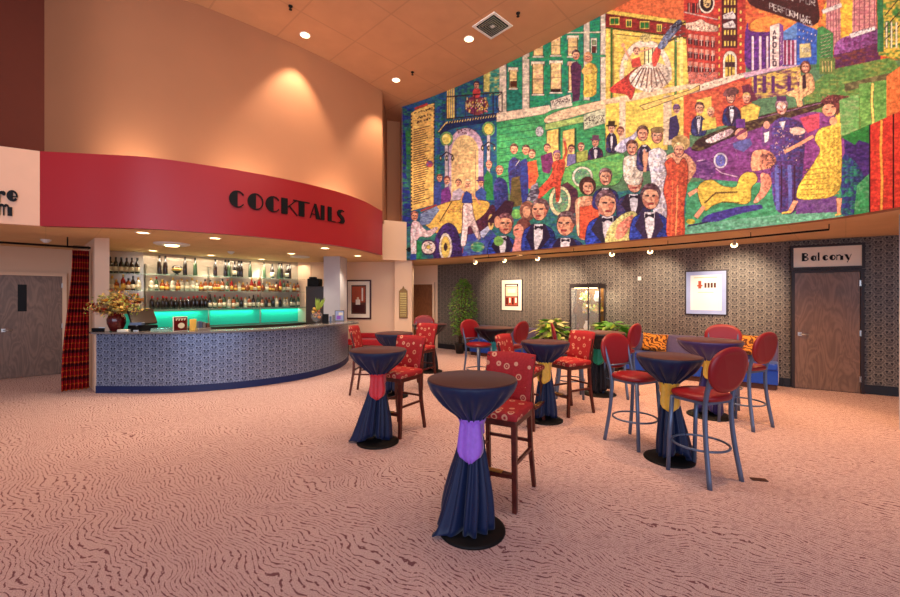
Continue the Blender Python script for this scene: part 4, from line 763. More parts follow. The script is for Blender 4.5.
T1 = cocktail(472, 529.5, 472, .318, 's_purple', 11, 'nearest the camera', 'lavender satin sash', tail=(PI + .35, .11), lean=(-.035, 0))
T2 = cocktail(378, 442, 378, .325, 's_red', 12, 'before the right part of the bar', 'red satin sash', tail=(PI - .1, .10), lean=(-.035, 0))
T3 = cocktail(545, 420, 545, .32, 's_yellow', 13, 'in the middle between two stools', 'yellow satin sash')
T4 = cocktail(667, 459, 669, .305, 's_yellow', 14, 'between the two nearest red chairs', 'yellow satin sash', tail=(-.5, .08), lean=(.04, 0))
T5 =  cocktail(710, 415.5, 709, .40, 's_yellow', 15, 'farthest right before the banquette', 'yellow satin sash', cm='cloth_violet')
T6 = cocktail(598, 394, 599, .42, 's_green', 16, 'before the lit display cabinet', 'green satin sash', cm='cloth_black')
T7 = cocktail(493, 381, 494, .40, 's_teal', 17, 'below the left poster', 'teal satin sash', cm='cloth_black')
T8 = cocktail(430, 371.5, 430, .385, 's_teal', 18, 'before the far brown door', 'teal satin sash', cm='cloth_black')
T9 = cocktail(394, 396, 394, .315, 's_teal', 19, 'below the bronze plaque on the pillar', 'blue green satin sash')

for o in list(COL.objects):
    if o.parent is None and o.name in ('cocktail_table', 'tablecloth', 'sash'): o.scale = (1, 1, 1.02)
# ------------------------------------------------------------------ wooden bar stools (faces local +Y)
def wooden_stool(label):
    t = thing('bar_stool', label, 'bar stool')
    for s in (-1, 1):
        b = MB(); b.bar((s * .215, .225, 0), (s * .195, .185, .70), .034, .042); b.build('leg', M['cherry'], t)
        b = MB(); b.tube([(s * .215, -.275, 0), (s * .20, -.215, .38), (s * .195, -.195, .72)], [.022, .026, .026], 4, smooth=False, side=(1, 1, 0)); b.build('leg', M['cherry'], t)
        b = MB(); b.tube([(s * .195, -.195, .70), (s * .20, -.205, .85), (s * .212, -.265, 1.145)], [.024, .022, .017], 4, smooth=False, side=(1, 1, 0)); b.build('back_post', M['cherry'], t)
        b = MB(); b.bar((s * .203, .20, .36), (s * .203, -.22, .36), .024); b.build('stretcher', M['cherry'], t)
    b = MB(); b.bar((-.205, -.225, .42), (.205, -.225, .42), .024, side=(0, 1, 0)); b.build('stretcher', M['cherry'], t)
    b = MB(); b.tube([(-.20, .205, .27), (-.1, .222, .27), (0, .228, .27), (.1, .222, .27), (.20, .205, .27)], .02, 4, smooth=False, side=(0, 1, 1)); b.box((0, .22, .285), (.40, .05, .022)); fr = b.build('footrest', M['cherry'], t)
    b = MB(); b.box((0, .223, .30), (.22, .052, .008), None, .002); b.build('brass_plate', M['brass'], fr)
    b = MB(); b.box((0, 0, .68), (.43, .42, .055), None, .006); b.build('seat_rail', M['cherry'], t)
    b = MB(); b.box((0, .005, .737), (.475, .46, .072), None, .03, 4)
    for v in b.bm.verts:
        k = .5 + v.co.y; v.co.x *= .94 + .10 * k; v.co.z += .012 * (1 - (v.co.x / .24) ** 2) * (1 - (v.co.y / .24) ** 2) * (v.co.z > .74)
    b.build('seat', M['rings'], t)
    rs = []
    for j in range(9):
        z = .765 + .40 * j / 8; y0 = -.195 - .085 * (j / 8) ** 1.3; w = .205 + .022 * j / 8; th = .028 if 0 < j < 8 else .016
        rs.append([Vector((w * q, y0 + s * th - .018 * (1 - q * q), z + (.012 * (1 - q * q) if j == 8 else 0))) for s, q in [(1, q) for q in np.linspace(-1, 1, 9)] + [(-1, q) for q in np.linspace(1, -1, 9)]])
    b = MB(); b.rings(rs); b.build('backrest', M['rings'], t)
    return t
ws = wooden_stool('wooden bar stool with pink ringed upholstery tucked behind the nearest table')
def face(dx, dy): return math.atan2(dy, dx) - PI / 2
GW = 'wooden stools with ringed red upholstery'
ws['group'] = GW; ws.location = (.425, 3.41, 0); ws.rotation_euler = (0, 0, face(-.276, -.50))
for x, y, dx, dy, lb in ((-.655, 5.04, -.33, -.52, 'wooden bar stool with ringed upholstery right of the red sashed table'), (1.74, 5.86, -.55, -.30, 'wooden bar stool with ringed red upholstery right of the middle yellow sashed table'),
                         (.96, 5.30, .86, -.50, 'wooden bar stool seen behind the nearest stool, left of the middle table'), (-.58, 7.50, -.5, -.85, 'wooden bar stool in front of the far brown door table'),
                         (-1.42, 7.02, 1, -.08, 'wooden bar stool nearest the bar counter, side on')):
    dup(ws, (x, y, 0), face(dx, dy), lb, GW)

# ------------------------------------------------------------------ metal chairs with round red backs
def metal_chair(label):
    t = thing('bar_chair', label, 'bar chair'); fl = .55
    for s in (-1, 1):
        b = MB(); b.tube([(s * .185, .20, 0), (s * .18, .185, .4), (s * .17, .165, .73)], .020, 10); b.build('leg', M['metal'], t)
        b = MB(); b.tube(catmull([(s * .215, -.235, 0), (s * .19, -.185, .35), (s * .178, -.165, .62), (s * .18, -.18, .80), (s * .19, -.235, 1.0), (s * .195, -.262, 1.10)], 5), .023, 10, .7, (0, 1, 0)); b.build('leg', M['metal'], t)
    b = MB(); n = 44; b.tube([(.235 * math.cos(2 * PI * i / n), .005 + .235 * math.sin(2 * PI * i / n), .30) for i in range(n + 1)], .011, 8); b.build('foot_ring', M['metal'], t)
    b = MB(); b.box((0, .165, .725), (.34, .025, .025)); b.box((0, -.165, .725), (.34, .025, .025)); b.box((.172, 0, .725), (.025, .32, .025)); b.box((-.172, 0, .725), (.025, .32, .025)); b.tube([(-.185, -.205, .875), (.185, -.205, .875)], .01, 8); b.build('seat_frame', M['metal'], t)
    def sup(r, q, e=2.5): c, s_ = math.cos(q), math.sin(q); return r * math.copysign(abs(c) ** (2 / e), c), r * math.copysign(abs(s_) ** (2 / e), s_)
    rs = []
    for r, z in ((.19, .737), (.222, .748), (.232, .768), (.226, .786), (.19, .80), (.12, .807), (.02, .81)): rs.append([Vector((*sup(r, 2 * PI * i / 40), z)) for i in range(40)])
    b = MB(); b.rings(rs); b.build('seat', M['vinyl'], t)
    rs = []
    for r, th in ((.80, -.024), (.95, -.018), (1.0, 0.0), (.95, .018), (.80, .026), (.4, .030), (.04, .030)):
        ring = []
        for i in range(40):
            q = 2 * PI * i / 40; w, h = sup(1, q, 2.25); wx = .25 * w * r * (1 + .06 * h); hz = .208 * h * r
            ring.append(Vector((wx, -.222 - .06 * (hz + .2) / .4 - .25 * (.05 - wx * wx) + th, 1.035 + hz)))
        rs.append(ring)
    b = MB(); b.rings(rs); b.build('backrest', M['vinyl'], t)
    return t
mc = metal_chair('red vinyl bar chair seen from behind, nearest of the round-backed chairs'); GM = 'red round-backed metal bar chairs'
mc['group'] = GM; mc.location = (2.37, 3.78, 0); mc.rotation_euler = (0, 0, face(-.38, .92))
for x, y, dx, dy, lb in ((2.12, 4.60, .44, -.87, 'red vinyl bar chair left of the right front yellow sashed table'), (3.87, 5.28, -.42, .90, 'red vinyl bar chair farthest right, its back to the room'),
                         (4.22, 6.18, -.55, -.83, 'red vinyl bar chair behind the violet draped table, mostly hidden'), (2.90, 6.85, -.66, .70, 'red vinyl bar chair between the display cabinet and the left tiger cushion'),
                         (2.02, 6.75, .96, -.20, 'red vinyl bar chair in front of the left flowering planter'), (1.10, 7.42, -.72, .62, 'red vinyl bar chair right of the table under the left poster'),
                         (.55, 7.70, .62, -.78, 'red vinyl bar chair in front of the tall green plant'), (-.60, 9.42, .1, -1, 'red vinyl bar chair behind the table by the far brown door')):
    dup(mc, (x, y, 0), face(dx, dy), lb, GM)

# ------------------------------------------------------------------ banquettes, cushions, cabinet, plants, posters on the back wall
W0 = Vector((-.41, 13.23)); WU = (Vector((6.30, 7.55)) - W0).normalized(); WN = Vector((WU.y, -WU.x)); WA = math.atan2(WU.y, WU.x)
def wall_s(px): k = (px - HX) / F; return (k * W0.y - W0.x) / (WU.x - k * WU.y)
def wp(s, off=0.0, z=0.0): p = W0 + WU * s + WN * off; return Vector((p.x, p.y, z))
def banquette(s0, s1, lb, back=.86):
    w = s1 - s0; t = thing('banquette', lb, 'bench', wp(s0, .03), WA)
    b = MB(); b.box2((.03, -.55, 0), (w - .03, -.02, .10)); b.build('plinth', M['plinth'], t)
    b = MB(); b.box2((0, -.58, .10), (w, 0, .36), .012); b.build('seat_base', M['bench_blue'], t)
    n = max(2, round(w / .7))
    for i in range(n):
        b = MB(); b.box2((w * i / n + .004, -.62, .36), (w * (i + 1) / n - .004, -.13, .48), .03); b.build('seat_cushion', M['bench_blue'], t)
        b = MB(); b.box2((w * i / n + .004, -.15, .42), (w * (i + 1) / n - .004, 0, back), .03); b.build('back_cushion', M['bench_back'], t)
    return t
banquette(1.80, 3.85, 'blue upholstered banquette along the wall left of the display cabinet', .84)
banquette(6.06, 8.72, 'blue upholstered banquette with mauve back along the wall right of the display cabinet')
def cushion(px, py, d, lb, rz):
    b = MB(); n = 12; rs = []
    for j in range(n + 1):
        v = j / n * 2 - 1; ring = []
        for s, q in [(1, q) for q in np.linspace(-1, 1, n + 1)] + [(-1, q) for q in np.linspace(1, -1, n + 1)]:
            th = .07 * max(0, (1 - q ** 4)) ** .6 * max(0, (1 - v ** 4)) ** .6; e = 1 - .07 * (1 - q * q) * abs(v) ** 3; e2 = 1 - .07 * (1 - v * v) * abs(q) ** 3
            ring.append(Vector((.255 * q * e2, s * (th + .004), .2 * v * e)))
        rs.append(ring)
    b.rings(rs); o = b.build('throw_cushion', M['zebra']); k = (px - HX) / F
    o.location = (k * d, d, CAMZ - (py - HY) * d / F); o.rotation_euler = (-.25, .06, rz); tag(o, lb, 'cushion', 'tiger striped cushions')
    return o
p = wp(wall_s(657), .27); cushion(654.5, 342.5, p.y, 'orange tiger striped cushion on the banquette, the larger one left of the violet table', WA)
p = wp(wall_s(749), .27); cushion(748, 345, p.y, 'orange tiger striped cushion half hidden by the farthest right red chair', WA)
# display cabinet
s0 = wall_s(576); cab = thing('display_cabinet', 'tall dark wood display cabinet with lit glass doors and shelves', 'cabinet', wp(s0, .03), WA)
cw, cd = .75, .36
b = MB(); b.box2((0, -cd, 0), (cw, 0, .84), .006); b.build('base_cupboard', M['frame_dark'], cab)
b = MB()
for x in (0, cw - .035): b.box2((x, -cd, .84), (x + .035, -cd + .035, 2.0)); b.box2((x, -.035, .84), (x + .035, 0, 2.0))
b.box2((cw * .6, -cd, .84), (cw * .6 + .03, -cd + .02, 1.93)); b.box2((0, -cd, 1.9), (cw, 0, 2.0)); b.box2((0, -.02, .84), (cw, -.005, 1.9)) if 0 else None
b.build('frame', M['frame_dark'], cab)
b = MB(); b.box2((.035, -.022, .84), (cw - .035, -.01, 1.9)); b.build('back_panel', M['bronze'], cab)
for z in (.855, 1.235, 1.56):
    b = MB(); b.box2((.035, -cd + .03, z), (cw - .035, -.025, z + .012)); b.build('shelf', M['clear'] if z > 1 else M['mat_white'], cab)
for x0, x1 in ((.037, cw * .6), (cw * .6 + .03, cw - .037)):
    b = MB(); b.box2((x0, -cd + .004, .86), (x1, -cd + .01, 1.89)); b.build('glass_door', M['clear'], cab)
b = MB(); b.box2((.1, -cd + .05, 1.885), (cw - .1, -cd + .09, 1.898)); b.build('light_strip', M['lamp'], cab)
def cabpos(x, y, z): c, s = math.cos(WA), math.sin(WA); o = cab.location; return (o.x + x * c - y * s, o.y + x * s + y * c, z)
def small_lathe(name, prof, mat, pos, lb, cat, grp=None):
    b = MB(); b.lathe(prof, seg=20); o = b.build(name, M[mat], None, pos); tag(o, lb, cat, grp); return o
VASE = [(.03, 0), (.05, .01), (.07, .06), (.05, .13), (.025, .17), (.04, .2)]
for x, z, mt, k, lb in ((.14, .868, 'vase', .9, 'dark red vase on the bottom shelf of the display cabinet'), (.36, .868, 'white', 1.15, 'white vase in the middle of the display cabinet bottom shelf'), (.64, .868, 'brass', .8, 'gold vase behind the right door, bottom shelf'),
                        (.1, 1.248, 'bark', 1.3, 'brown urn on the middle shelf of the display cabinet'), (.62, 1.573, 'white', 1.2, 'white vase on the top shelf behind the right door')):
    small_lathe('vase', [(r * k, q * k) for r, q in VASE], mt, cabpos(x, -.18, z), lb, 'vase')
def blossoms(name, c, r, n, lb, mats, seed, cat='flowers', sz=.04):
    rr = random.Random(seed); b = MB()
    for i in range(n):
        d = Vector((rr.gauss(0, 1), rr.gauss(0, 1), rr.gauss(0, 1))).normalized() * r * rr.uniform(.4, 1); b.cur = i % len(mats)
        ax = Vector((rr.gauss(0, 1), rr.gauss(0, 1), rr.gauss(0, 1))).normalized(); q = ax.orthogonal().normalized(); w = ax.cross(q); s = sz * rr.uniform(.7, 1.2)
        ctr = b.bm.verts.new(d + ax * s * .3); ring = [b.bm.verts.new(d + (q * math.cos(k * PI / 5) + w * math.sin(k * PI / 5)) * s * (1 if k % 2 else .6)) for k in range(10)]
        for k in range(10): b.face((ctr, ring[k], ring[(k + 1) % 10]))
    b.cur = 0; b.tube([(0, 0, -r * 1.05), (0, 0, 0)], .006, 6)
    o = b.build(name, None, None, c, [M[m] for m in mats], recalc=False); tag(o, lb, cat); return o
blossoms('flower_bunch', cabpos(.62, -.17, 1.40), .12, 90, 'yellow blooms behind the right door, middle shelf of the display cabinet', ['label_y', 'leaf_lt', 'flower'], 15)
blossoms('flower_bunch', cabpos(.36, -.17, 1.41), .14, 110, 'yellow and white flowers on the middle shelf of the display cabinet', ['flower', 'mat_white', 'leaf_lt'], 5)
blossoms('flower_bunch', cabpos(.3, -.17, 1.70), .12, 70, 'pale flowers on the top shelf of the display cabinet', ['mat_white', 'leaf', 'flower'], 6)
# leafy plants
def leafy(name, base, H, Rf, n, lb, mats, seed, leaf=.09, low=.35, stems=5, pot=(.16, .3), droop=.3, lean=(0, 0)):
    rr = random.Random(seed); t = thing(name, lb, 'plant', base)
    b = MB(); b.lathe([(pot[0] * .7, 0), (pot[0], pot[1] * .9), (pot[0] * 1.05, pot[1]), (pot[0] * .9, pot[1]), (pot[0] * .88, pot[1] * .85)], seg=24); b.build('pot', M['pot'], t)
    b = MB(); f = MB()
    for i in range(stems):
        a = 6.28 * i / stems; b.tube([(.03 * math.cos(a), .03 * math.sin(a), pot[1] * .8), (lean[0] * .6 + Rf * .2 * math.cos(a), lean[1] * .6 + Rf * .2 * math.sin(a), H * .6), (lean[0] + Rf * .4 * math.cos(a), lean[1] + Rf * .4 * math.sin(a), H * .93)], [.012, .009, .004], 6)
    b.build('stem', M['bark'], t)
    for i in range(n):
        z = rr.uniform(low, 1); k = math.sin(min(1, (z - low) / (1 - low) * .85 + .15) * PI) ** .6; a = rr.uniform(0, 6.283); r = Rf * k * math.sqrt(rr.random())
        p = Vector((lean[0] + r * math.cos(a), lean[1] + r * math.sin(a), z * H)); d = Vector((math.cos(a + rr.uniform(-.8, .8)), math.sin(a + rr.uniform(-.8, .8)), rr.uniform(-droop * 2, droop))).normalized(); sd = d.cross(Vector((rr.uniform(-.4, .4), rr.uniform(-.4, .4), 1))).normalized(); L = leaf * rr.uniform(.7, 1.3); w = L * .28; up = sd.cross(d)
        f.cur = rr.choice(range(len(mats))); V = f.bm.verts.new
        a0 = V(p); m0 = V(p + d * L * .5 + up * L * .06); e0 = V(p + d * L - up * L * .08); l0 = V(p + d * L * .45 + sd * w); r0 = V(p + d * L * .45 - sd * w)
        for q in ((a0, l0, m0), (l0, e0, m0), (a0, m0, r0), (m0, e0, r0)): f.face(q)
    f.build('foliage', None, t, None, [M[m] for m in mats], recalc=False); return t
leafy('potted_ficus', wp(1.36, .52), 2.22, .40, 1700, 'tall bushy green potted ficus against the dark end of the patterned wall', ['leaf', 'leaf', 'leaf_lt'], 21, .085, .25, 7, lean=(.10, -.06))
leafy('potted_lily', wp(wall_s(560), .46), 1.12, .34, 150, 'broad leaved plant with cream and lime leaves left of the display cabinet', ['leaf_lt', 'leaf_wh', 'leaf'], 22, .27, .5, 6, (.18, .4))
leafy('potted_lily', wp(wall_s(619), .44), 1.10, .33, 110, 'broad leaved green plant right of the display cabinet', ['leaf', 'leaf_lt', 'leaf'], 23, .28, .55, 6, (.18, .4))
# posters
def poster(name, loc, rz, w, h, lb, fm, mount, art, fw=.03, mt=.09):
    t = thing(name, lb, 'picture', loc, rz)
    b = MB(); b.box2((0, -.03, 0), (w, -.002, fw)); b.box2((0, -.03, h - fw), (w, -.002, h)); b.box2((0, -.03, fw), (fw, -.002, h - fw)); b.box2((w - fw, -.03, fw), (w, -.002, h - fw)); b.build('picture_frame', M[fm], t)
    b = MB(); b.box2((fw, -.018, fw), (w - fw, -.004, h - fw)); b.build('mount', M[mount], t)
    b = MB(); names = []
    for (x0, y0, x1, y1, m) in art:
        if m not in names: names.append(m)
        b.cur = names.index(m); X = lambda q: fw + mt + (w - 2 * fw - 2 * mt) * q; Z = lambda q: fw + mt + (h - 2 * fw - 2 * mt) * q
        y = -.020 - .0006 * art.index((x0, y0, x1, y1, m)); b.box2((X(x0), y, Z(y0)), (X(x1), y + .003, Z(y1)))
    b.build('print', None, t, None, [M[m] for m in names]); return t
art1 = [(0, 0, 1, 1, 'frame_wood'), (.06, .45, .94, .88, 'poster'), (.2, .6, .8, .78, 'mat_white'), (.06, .04, .94, .42, 'rust')] + [(.1 + .22 * i, .08 + .08 * (i % 2), .22 + .22 * i, .38, 'mat_white' if i % 2 else 'vase') for i in range(4)] + [(.1, .9, .9, .95, 'mat_white')]
sa = wall_s(501.5); poster('framed_poster', wp(sa, .0, 1.285), WA, .70, .90, 'cream framed theatre poster on the patterned wall, left of the cabinet', 'frame_dark', 'mat_white', art1, .02, .11)
sa = wall_s(685); art2 = [(0, 0, 1, 1, 'white')] + [(.22, .68, .4, .72, 'rust'), (.26, .62, .36, .84, 'rust')] + [(.46 + .1 * i, .64, .53 + .1 * i, .78, 'brownprint') for i in range(4)] + [(.25, .50, .75, .52, 'poster'), (.12, .92, .88, .95, 'poster')]
poster('framed_poster', wp(sa, .0, 1.30), WA, .76, .94, 'white poster with blue mount in a black frame right of the cabinet', 'frame_dark', 'mat_blue', art2, .025, .08)
b = MB(); b.box2((0, -.03, 0), (.07, -.001, .09), .004); o = b.build('thermostat', M['white'], None, wp(wall_s(638), 0, 2.06)); o.rotation_euler = (0, 0, WA); tag(o, 'small white thermostat on the patterned wall between cabinet and poster', 'thermostat')
# picture by the bar, plaque, red bench
art3 = [(0, 0, 1, 1, 'brownprint'), (.05, .4, .95, .95, 'rust'), (.3, .3, .6, .5, 'mat_white'), (.38, .5, .52, .58, 'poster'), (.7, .45, .8, .9, 'mat_white'), (.1, .05, .9, .32, 'frame_wood')]
fa = math.atan2(-.25, 3.01); fx = lambda px: (lambda k: (k * 12.1 + 4.6) / (3.01 + k * .25))((px - HX) / F)
def farw(px, z): q = fx(px); return (-4.6 + 3.01 * q, 12.1 - .25 * q - .005, z)
poster('framed_picture', farw(346.5, 1.0 + .02), fa, .76, 1.17, 'mahogany framed brown picture on the cream wall behind the end of the bar', 'frame_wood', 'mat_white', art3, .045, .11)
pl = thing('wall_plaque', 'tall bronze plaque with arched top on the cream pillar', 'plaque', (-1.46, 11.499, 1.07))
b = MB(); b.prism([(0, 0), (.24, 0), (.24, .78), (.19, .84), (.16, .84), (.12, .93), (.08, .84), (.05, .84), (0, .78)], 0, .025, lambda x, y, h: Vector((x, -h, y))); b.build('plate', M['bronze'], pl)
b = MB(); [b.box2((.03, -.032, .06 + .05 * i), (.21, -.024, .075 + .05 * i)) for i in range(14)]; b.build('raised_lines', M['brass'], pl)
rb = thing('bench', 'low red upholstered bench against the cream wall beyond the bar', 'bench', farw(352, 0), fa)
b = MB(); b.box2((0, -.55, .30), (1.35, -.03, .47), .03); b.build('seat', M['bench_red'], rb); b = MB(); b.box2((0, -.14, .47), (1.35, -.03, .62), .03); b.build('backrest', M['bench_red'], rb)
for x in (.05, 1.28):
    for y in (-.5, -.1): b = MB(); b.box2((x - .02, y - .02, 0), (x + .02, y + .02, .30)); b.build('leg', M['cherry'], rb)
b = MB(); b.box((0, 0, .005), (.13, .06, .008), None, .004); o = b.build('floor_outlet', M['plinth'], None, at(759, 480)); o.rotation_euler = (0, 0, -.2); tag(o, 'small brown floor outlet cover set in the carpet near the right chairs', 'outlet')
# ------------------------------------------------------------------ bar counter
def offs(pts, d):
    P = [Vector((p[0], p[1])) for p in pts]; out = []
    for i, p in enumerate(P):
        t = (P[min(i + 1, len(P) - 1)] - P[max(i - 1, 0)]).normalized(); out.append(p + Vector((t.y, -t.x)) * d)
    return out
bar = thing('bar_counter', 'long curved bar counter clad in blue grey damask with a stone top', 'bar', (0, 0, 0))
o = ribbon('front_panel', BARF, .12, 1.03, M['paper_blue'], .06, bar, smooth=True)
kb = offs(BARF, .015); o = ribbon('kickboard', [(p.x, p.y) for p in kb], 0, .125, M['navybase'], .06, bar, smooth=True)
e = BARF[-1]; o = ribbon('end_panel', [(e.x, e.y), (e.x - .55, e.y + .15)], 0, 1.03, M['stone_dk'], .05, bar)
outer = [p for p in offs(BARF, .10) if p.y < 8.9]; inner = offs(BARF, -.42)
outer += [Vector((-2.36, 9.25)), Vector((-2.20, 9.62)), Vector((-2.28, 9.95)), Vector((-2.62, 10.28))]
outer = [p for p in outer if True]; inn = [p for p in inner if p.y < 10.2]
bpoly = [(-6.34, 7.02)] + [(p.x, p.y) for p in outer] + [(p.x, p.y) for p in reversed(inn)]
o = slab('counter_top', [q for q in bpoly], 1.04, 1.07, M['stone']); o.parent = bar
# back bar
bb = thing('back_bar', 'back bar with lit teal panel, dark counter and glass bottle shelves behind the curved bar', 'back bar')
BV = [Vector(p) for p in BACK]; U1 = (BV[1] - BV[0]).normalized(); U2 = (BV[2] - BV[1]).normalized(); N1 = Vector((U1.y, -U1.x)); N2 = Vector((U2.y, -U2.x)); L1 = (BV[1] - BV[0]).length; L2 = (BV[2] - BV[1]).length
NB = (N1 + N2).normalized() / (N1 + N2).normalized().dot(N1)
def bpt(s, off): return (BV[1] + U1 * s + N1 * off) if s < 0 else (BV[1] + U2 * s + N2 * off)
def bline(off): return [(q.x, q.y) for q in (BV[0] + N1 * off, BV[1] + NB * off, BV[2] + N2 * off - U2 * .02)]
def strip(name, o0, o1, z0, z1, mat, parent=bb): x = slab(name, bline(o1) + bline(o0)[::-1], z0, z1, M[mat]); x.parent = parent; return x
strip('lower_cabinet', .02, .52, 0, .88, 'frame_dark'); strip('back_counter', .02, .56, .88, .93, 'stone_dk'); strip('glow_panel', .012, .03, .95, 1.34, 'teal')
strip('bottle_ledge', .02, .34, 1.35, 1.39, 'glass'); strip('glass_shelf', .02, .24, 1.82, 1.835, 'glass'); strip('glass_shelf', .02, .24, 2.205, 2.22, 'glass')
for s in (.02, 1.35, 2.65, 3.85):
    q = bpt(s, .05); b = MB(); b.box2((q.x - .015, q.y - .015, .93), (q.x + .015, q.y + .015, 2.45)); b.build('shelf_post', M['steel'], bb)
# ------------------------------------------------------------------ bottles
def bottle(kind, body, cap, lab):
    t = thing('bottle', '', 'bottle')
    pr = {'wine': [(.034, 0), (.038, .01), (.038, .17), (.03, .205), (.014, .235), (.013, .29)], 'spirit': [(.038, 0), (.043, .01), (.043, .155), (.036, .18), (.016, .20), (.015, .245)], 'square': [(.04, 0), (.046, .01), (.047, .12), (.04, .145), (.018, .165), (.017, .2)],
          'tall': [(.033, 0), (.036, .01), (.032, .2), (.02, .245), (.013, .27), (.013, .315)], 'round': [(.02, 0), (.05, .03), (.062, .085), (.045, .14), (.018, .165), (.015, .215)]}[kind]
    sg = 4 if kind == 'square' else 12
    b = MB(); b.lathe(pr, seg=sg if sg == 12 else 8); b.build('body', M[body], t)
    r, h = pr[-1]; b = MB(); b.lathe([(r + .003, h - .035), (r + .003, h + .012), (r, h + .014)], seg=10); b.build('cap', M[cap], t)
    if lab: R0 = pr[2][0] * 1.03; b = MB(); b.lathe([(R0, .035), (R0, pr[2][1] * .72)], seg=12 if sg == 12 else 8); b.build('bottle_label', M[lab], t)
    return t
KINDS = {'dark wine': ('wine', 'bottle_dark', 'cap_black', 'label'), 'amber spirit': ('spirit', 'bottle_amber', 'cap_black', 'label'), 'amber square': ('square', 'bottle_amber', 'cap_gold', 'label_y'),
         'pale clear': ('spirit', 'bottle_clear', 'cap_gold', 'label'), 'green': ('wine', 'bottle_green', 'cap_red', 'label'), 'red topped dark': ('spirit', 'bottle_dark', 'cap_red', None),
         'tall dark': ('tall', 'bottle_dark', 'cap_black', None), 'tall green': ('tall', 'bottle_green', 'cap_black', None), 'round amber': ('round', 'bottle_amber', 'cap_black', None), 'blue': ('wine', 'bottle_blue', 'cap_black', 'label'), 'red liqueur': ('wine', 'bottle_red', 'cap_gold', 'label_y')}
PROTO = {}; ROWS = []
def row(shelf, z, off, items):
    cnt = {}
    for s, k, sc in items: cnt[k] = cnt.get(k, 0) + 1
    seen = {}
    for s, k, sc in items:
        q = bpt(s, off + R.uniform(-.015, .015)); i = seen.get(k, 0); seen[k] = i + 1
        w = 'only' if cnt[k] == 1 else 'leftmost' if i == 0 else 'rightmost' if i == cnt[k] - 1 else ordinal(i)
        lb = w + ' ' + k + ' bottle ' + ('' if w in ('only', 'leftmost', 'rightmost') else 'from the left ') + 'on the ' + shelf
        if k not in PROTO: o = PROTO[k] = bottle(*KINDS[k]); o.location = (q.x, q.y, z); o.rotation_euler = (0, 0, R.uniform(0, 6)); o['label'] = lb; o['group'] = 'bottles on the ' + shelf
        else: o = dup(PROTO[k], (q.x, q.y, z), R.uniform(0, 6), lb, 'bottles on the ' + shelf)
        o.scale = (sc * 1.12, sc * 1.12, sc * 1.12)
rr = random.Random(5)
def span(a, b, n, kinds): return [(a + (b - a) * (i + .5) / n + rr.uniform(-.015, .015), kinds[i % len(kinds)] if not callable(kinds) else kinds(i), rr.uniform(.92, 1.12)) for i in range(n)]
# top shelf: wines at the left, scattered dark bottles beyond
top = [(-.78 + .095 * i, k, 1.05) for i, k in enumerate(['tall green', 'pale clear', 'dark wine', 'dark wine', 'dark wine', 'dark wine', 'dark wine', 'dark wine'])]
top += [(s, k, 1.2) for s, k in ((.28, 'tall dark'), (.40, 'tall dark'), (.80, 'tall dark'), (1.02, 'tall green'), (1.48, 'tall dark'), (1.72, 'tall dark'), (1.80, 'tall green'), (1.94, 'dark wine'), (2.05, 'tall dark'), (2.12, 'tall dark'), (2.34, 'tall green'), (2.72, 'tall green'), (2.95, 'dark wine'), (3.14, 'tall green'), (3.22, 'tall dark'), (3.38, 'dark wine'), (3.46, 'tall dark'))]
row('top shelf behind the bar', 2.222, .13, top)
mid = span(-.8, -.05, 8, ['amber spirit', 'dark wine', 'pale clear', 'amber square', 'red liqueur']) + span(.08, 3.75, 36, lambda i: rr.choice(['amber spirit', 'amber spirit', 'amber square', 'pale clear', 'pale clear', 'red liqueur', 'green', 'amber square', 'round amber']))
row('middle shelf behind the bar', 1.837, .13, mid)
lo = span(-.8, -.05, 7, ['amber spirit', 'blue', 'green', 'red liqueur']) + span(.1, 1.2, 12, ['red topped dark']) + span(1.2, 3.75, 24, lambda i: rr.choice(['green', 'red topped dark', 'green', 'pale clear', 'dark wine', 'amber spirit']))
row('lowest bottle ledge behind the bar', 1.392, .17, lo)
q = bpt(.62, .12); t = thing('decorative_bowl', 'dark round bowl standing on edge among the top shelf bottles', 'bowl', (q.x + .05, q.y - .05, 2.222)); t.scale = (.8, .8, .9); b = MB(); b.lathe([(.05, 0), (.055, .012), (.03, .03), (.09, .06), (.135, .13), (.12, .21), (.07, .25)], seg=24); b.build('bowl_body', M['bottle_dark'], t); b = MB(); b.lathe([(.122, .10), (.138, .13), (.128, .17)], seg=24); b.build('band', M['brass'], t)
# ------------------------------------------------------------------ on the counter
CT = 1.07
def ct(px, off): # point on the counter seen in column px, `off` metres behind the front edge
    P = offs(BARF, -off); P = [P[0] * 4 - P[1] * 3] + P
    for a, c in zip(P, P[1:]):
        k = (px - HX) / F; u = a.x - k * a.y; v = c.x - k * c.y
        if u * v <= 0: w = a.lerp(c, u / (u - v)); return (w.x, w.y, CT)
q = ct(116.5, .13); v = thing('flower_vase', 'oxblood glazed vase at the left end of the bar', 'vase', q)
b = MB(); b.lathe([(.07, 0), (.09, .02), (.135, .14), (.14, .22), (.10, .31), (.075, .34), (.085, .36)], seg=28); b.build('vase_body', M['vase'], v)
rr2 = random.Random(9); fl = thing('flower_bunch', 'large dried bunch of gold and cream blooms in the oxblood vase on the bar', 'flowers', (q[0], q[1], q[2] + .28))
b = MB(); tips = []
for i in range(46):
    a = rr2.uniform(0, 6.28); e = rr2.uniform(.25, 1.5); L = rr2.uniform(.14, .46); d = Vector((math.cos(a) * math.cos(e), math.sin(a) * math.cos(e), math.sin(e))); tips.append(d * L); b.tube([(0, 0, 0), d * L * .5 + Vector((0, 0, .04)), d * L], [.005, .004, .003], 5)
b.build('stem', M['bark'], fl)
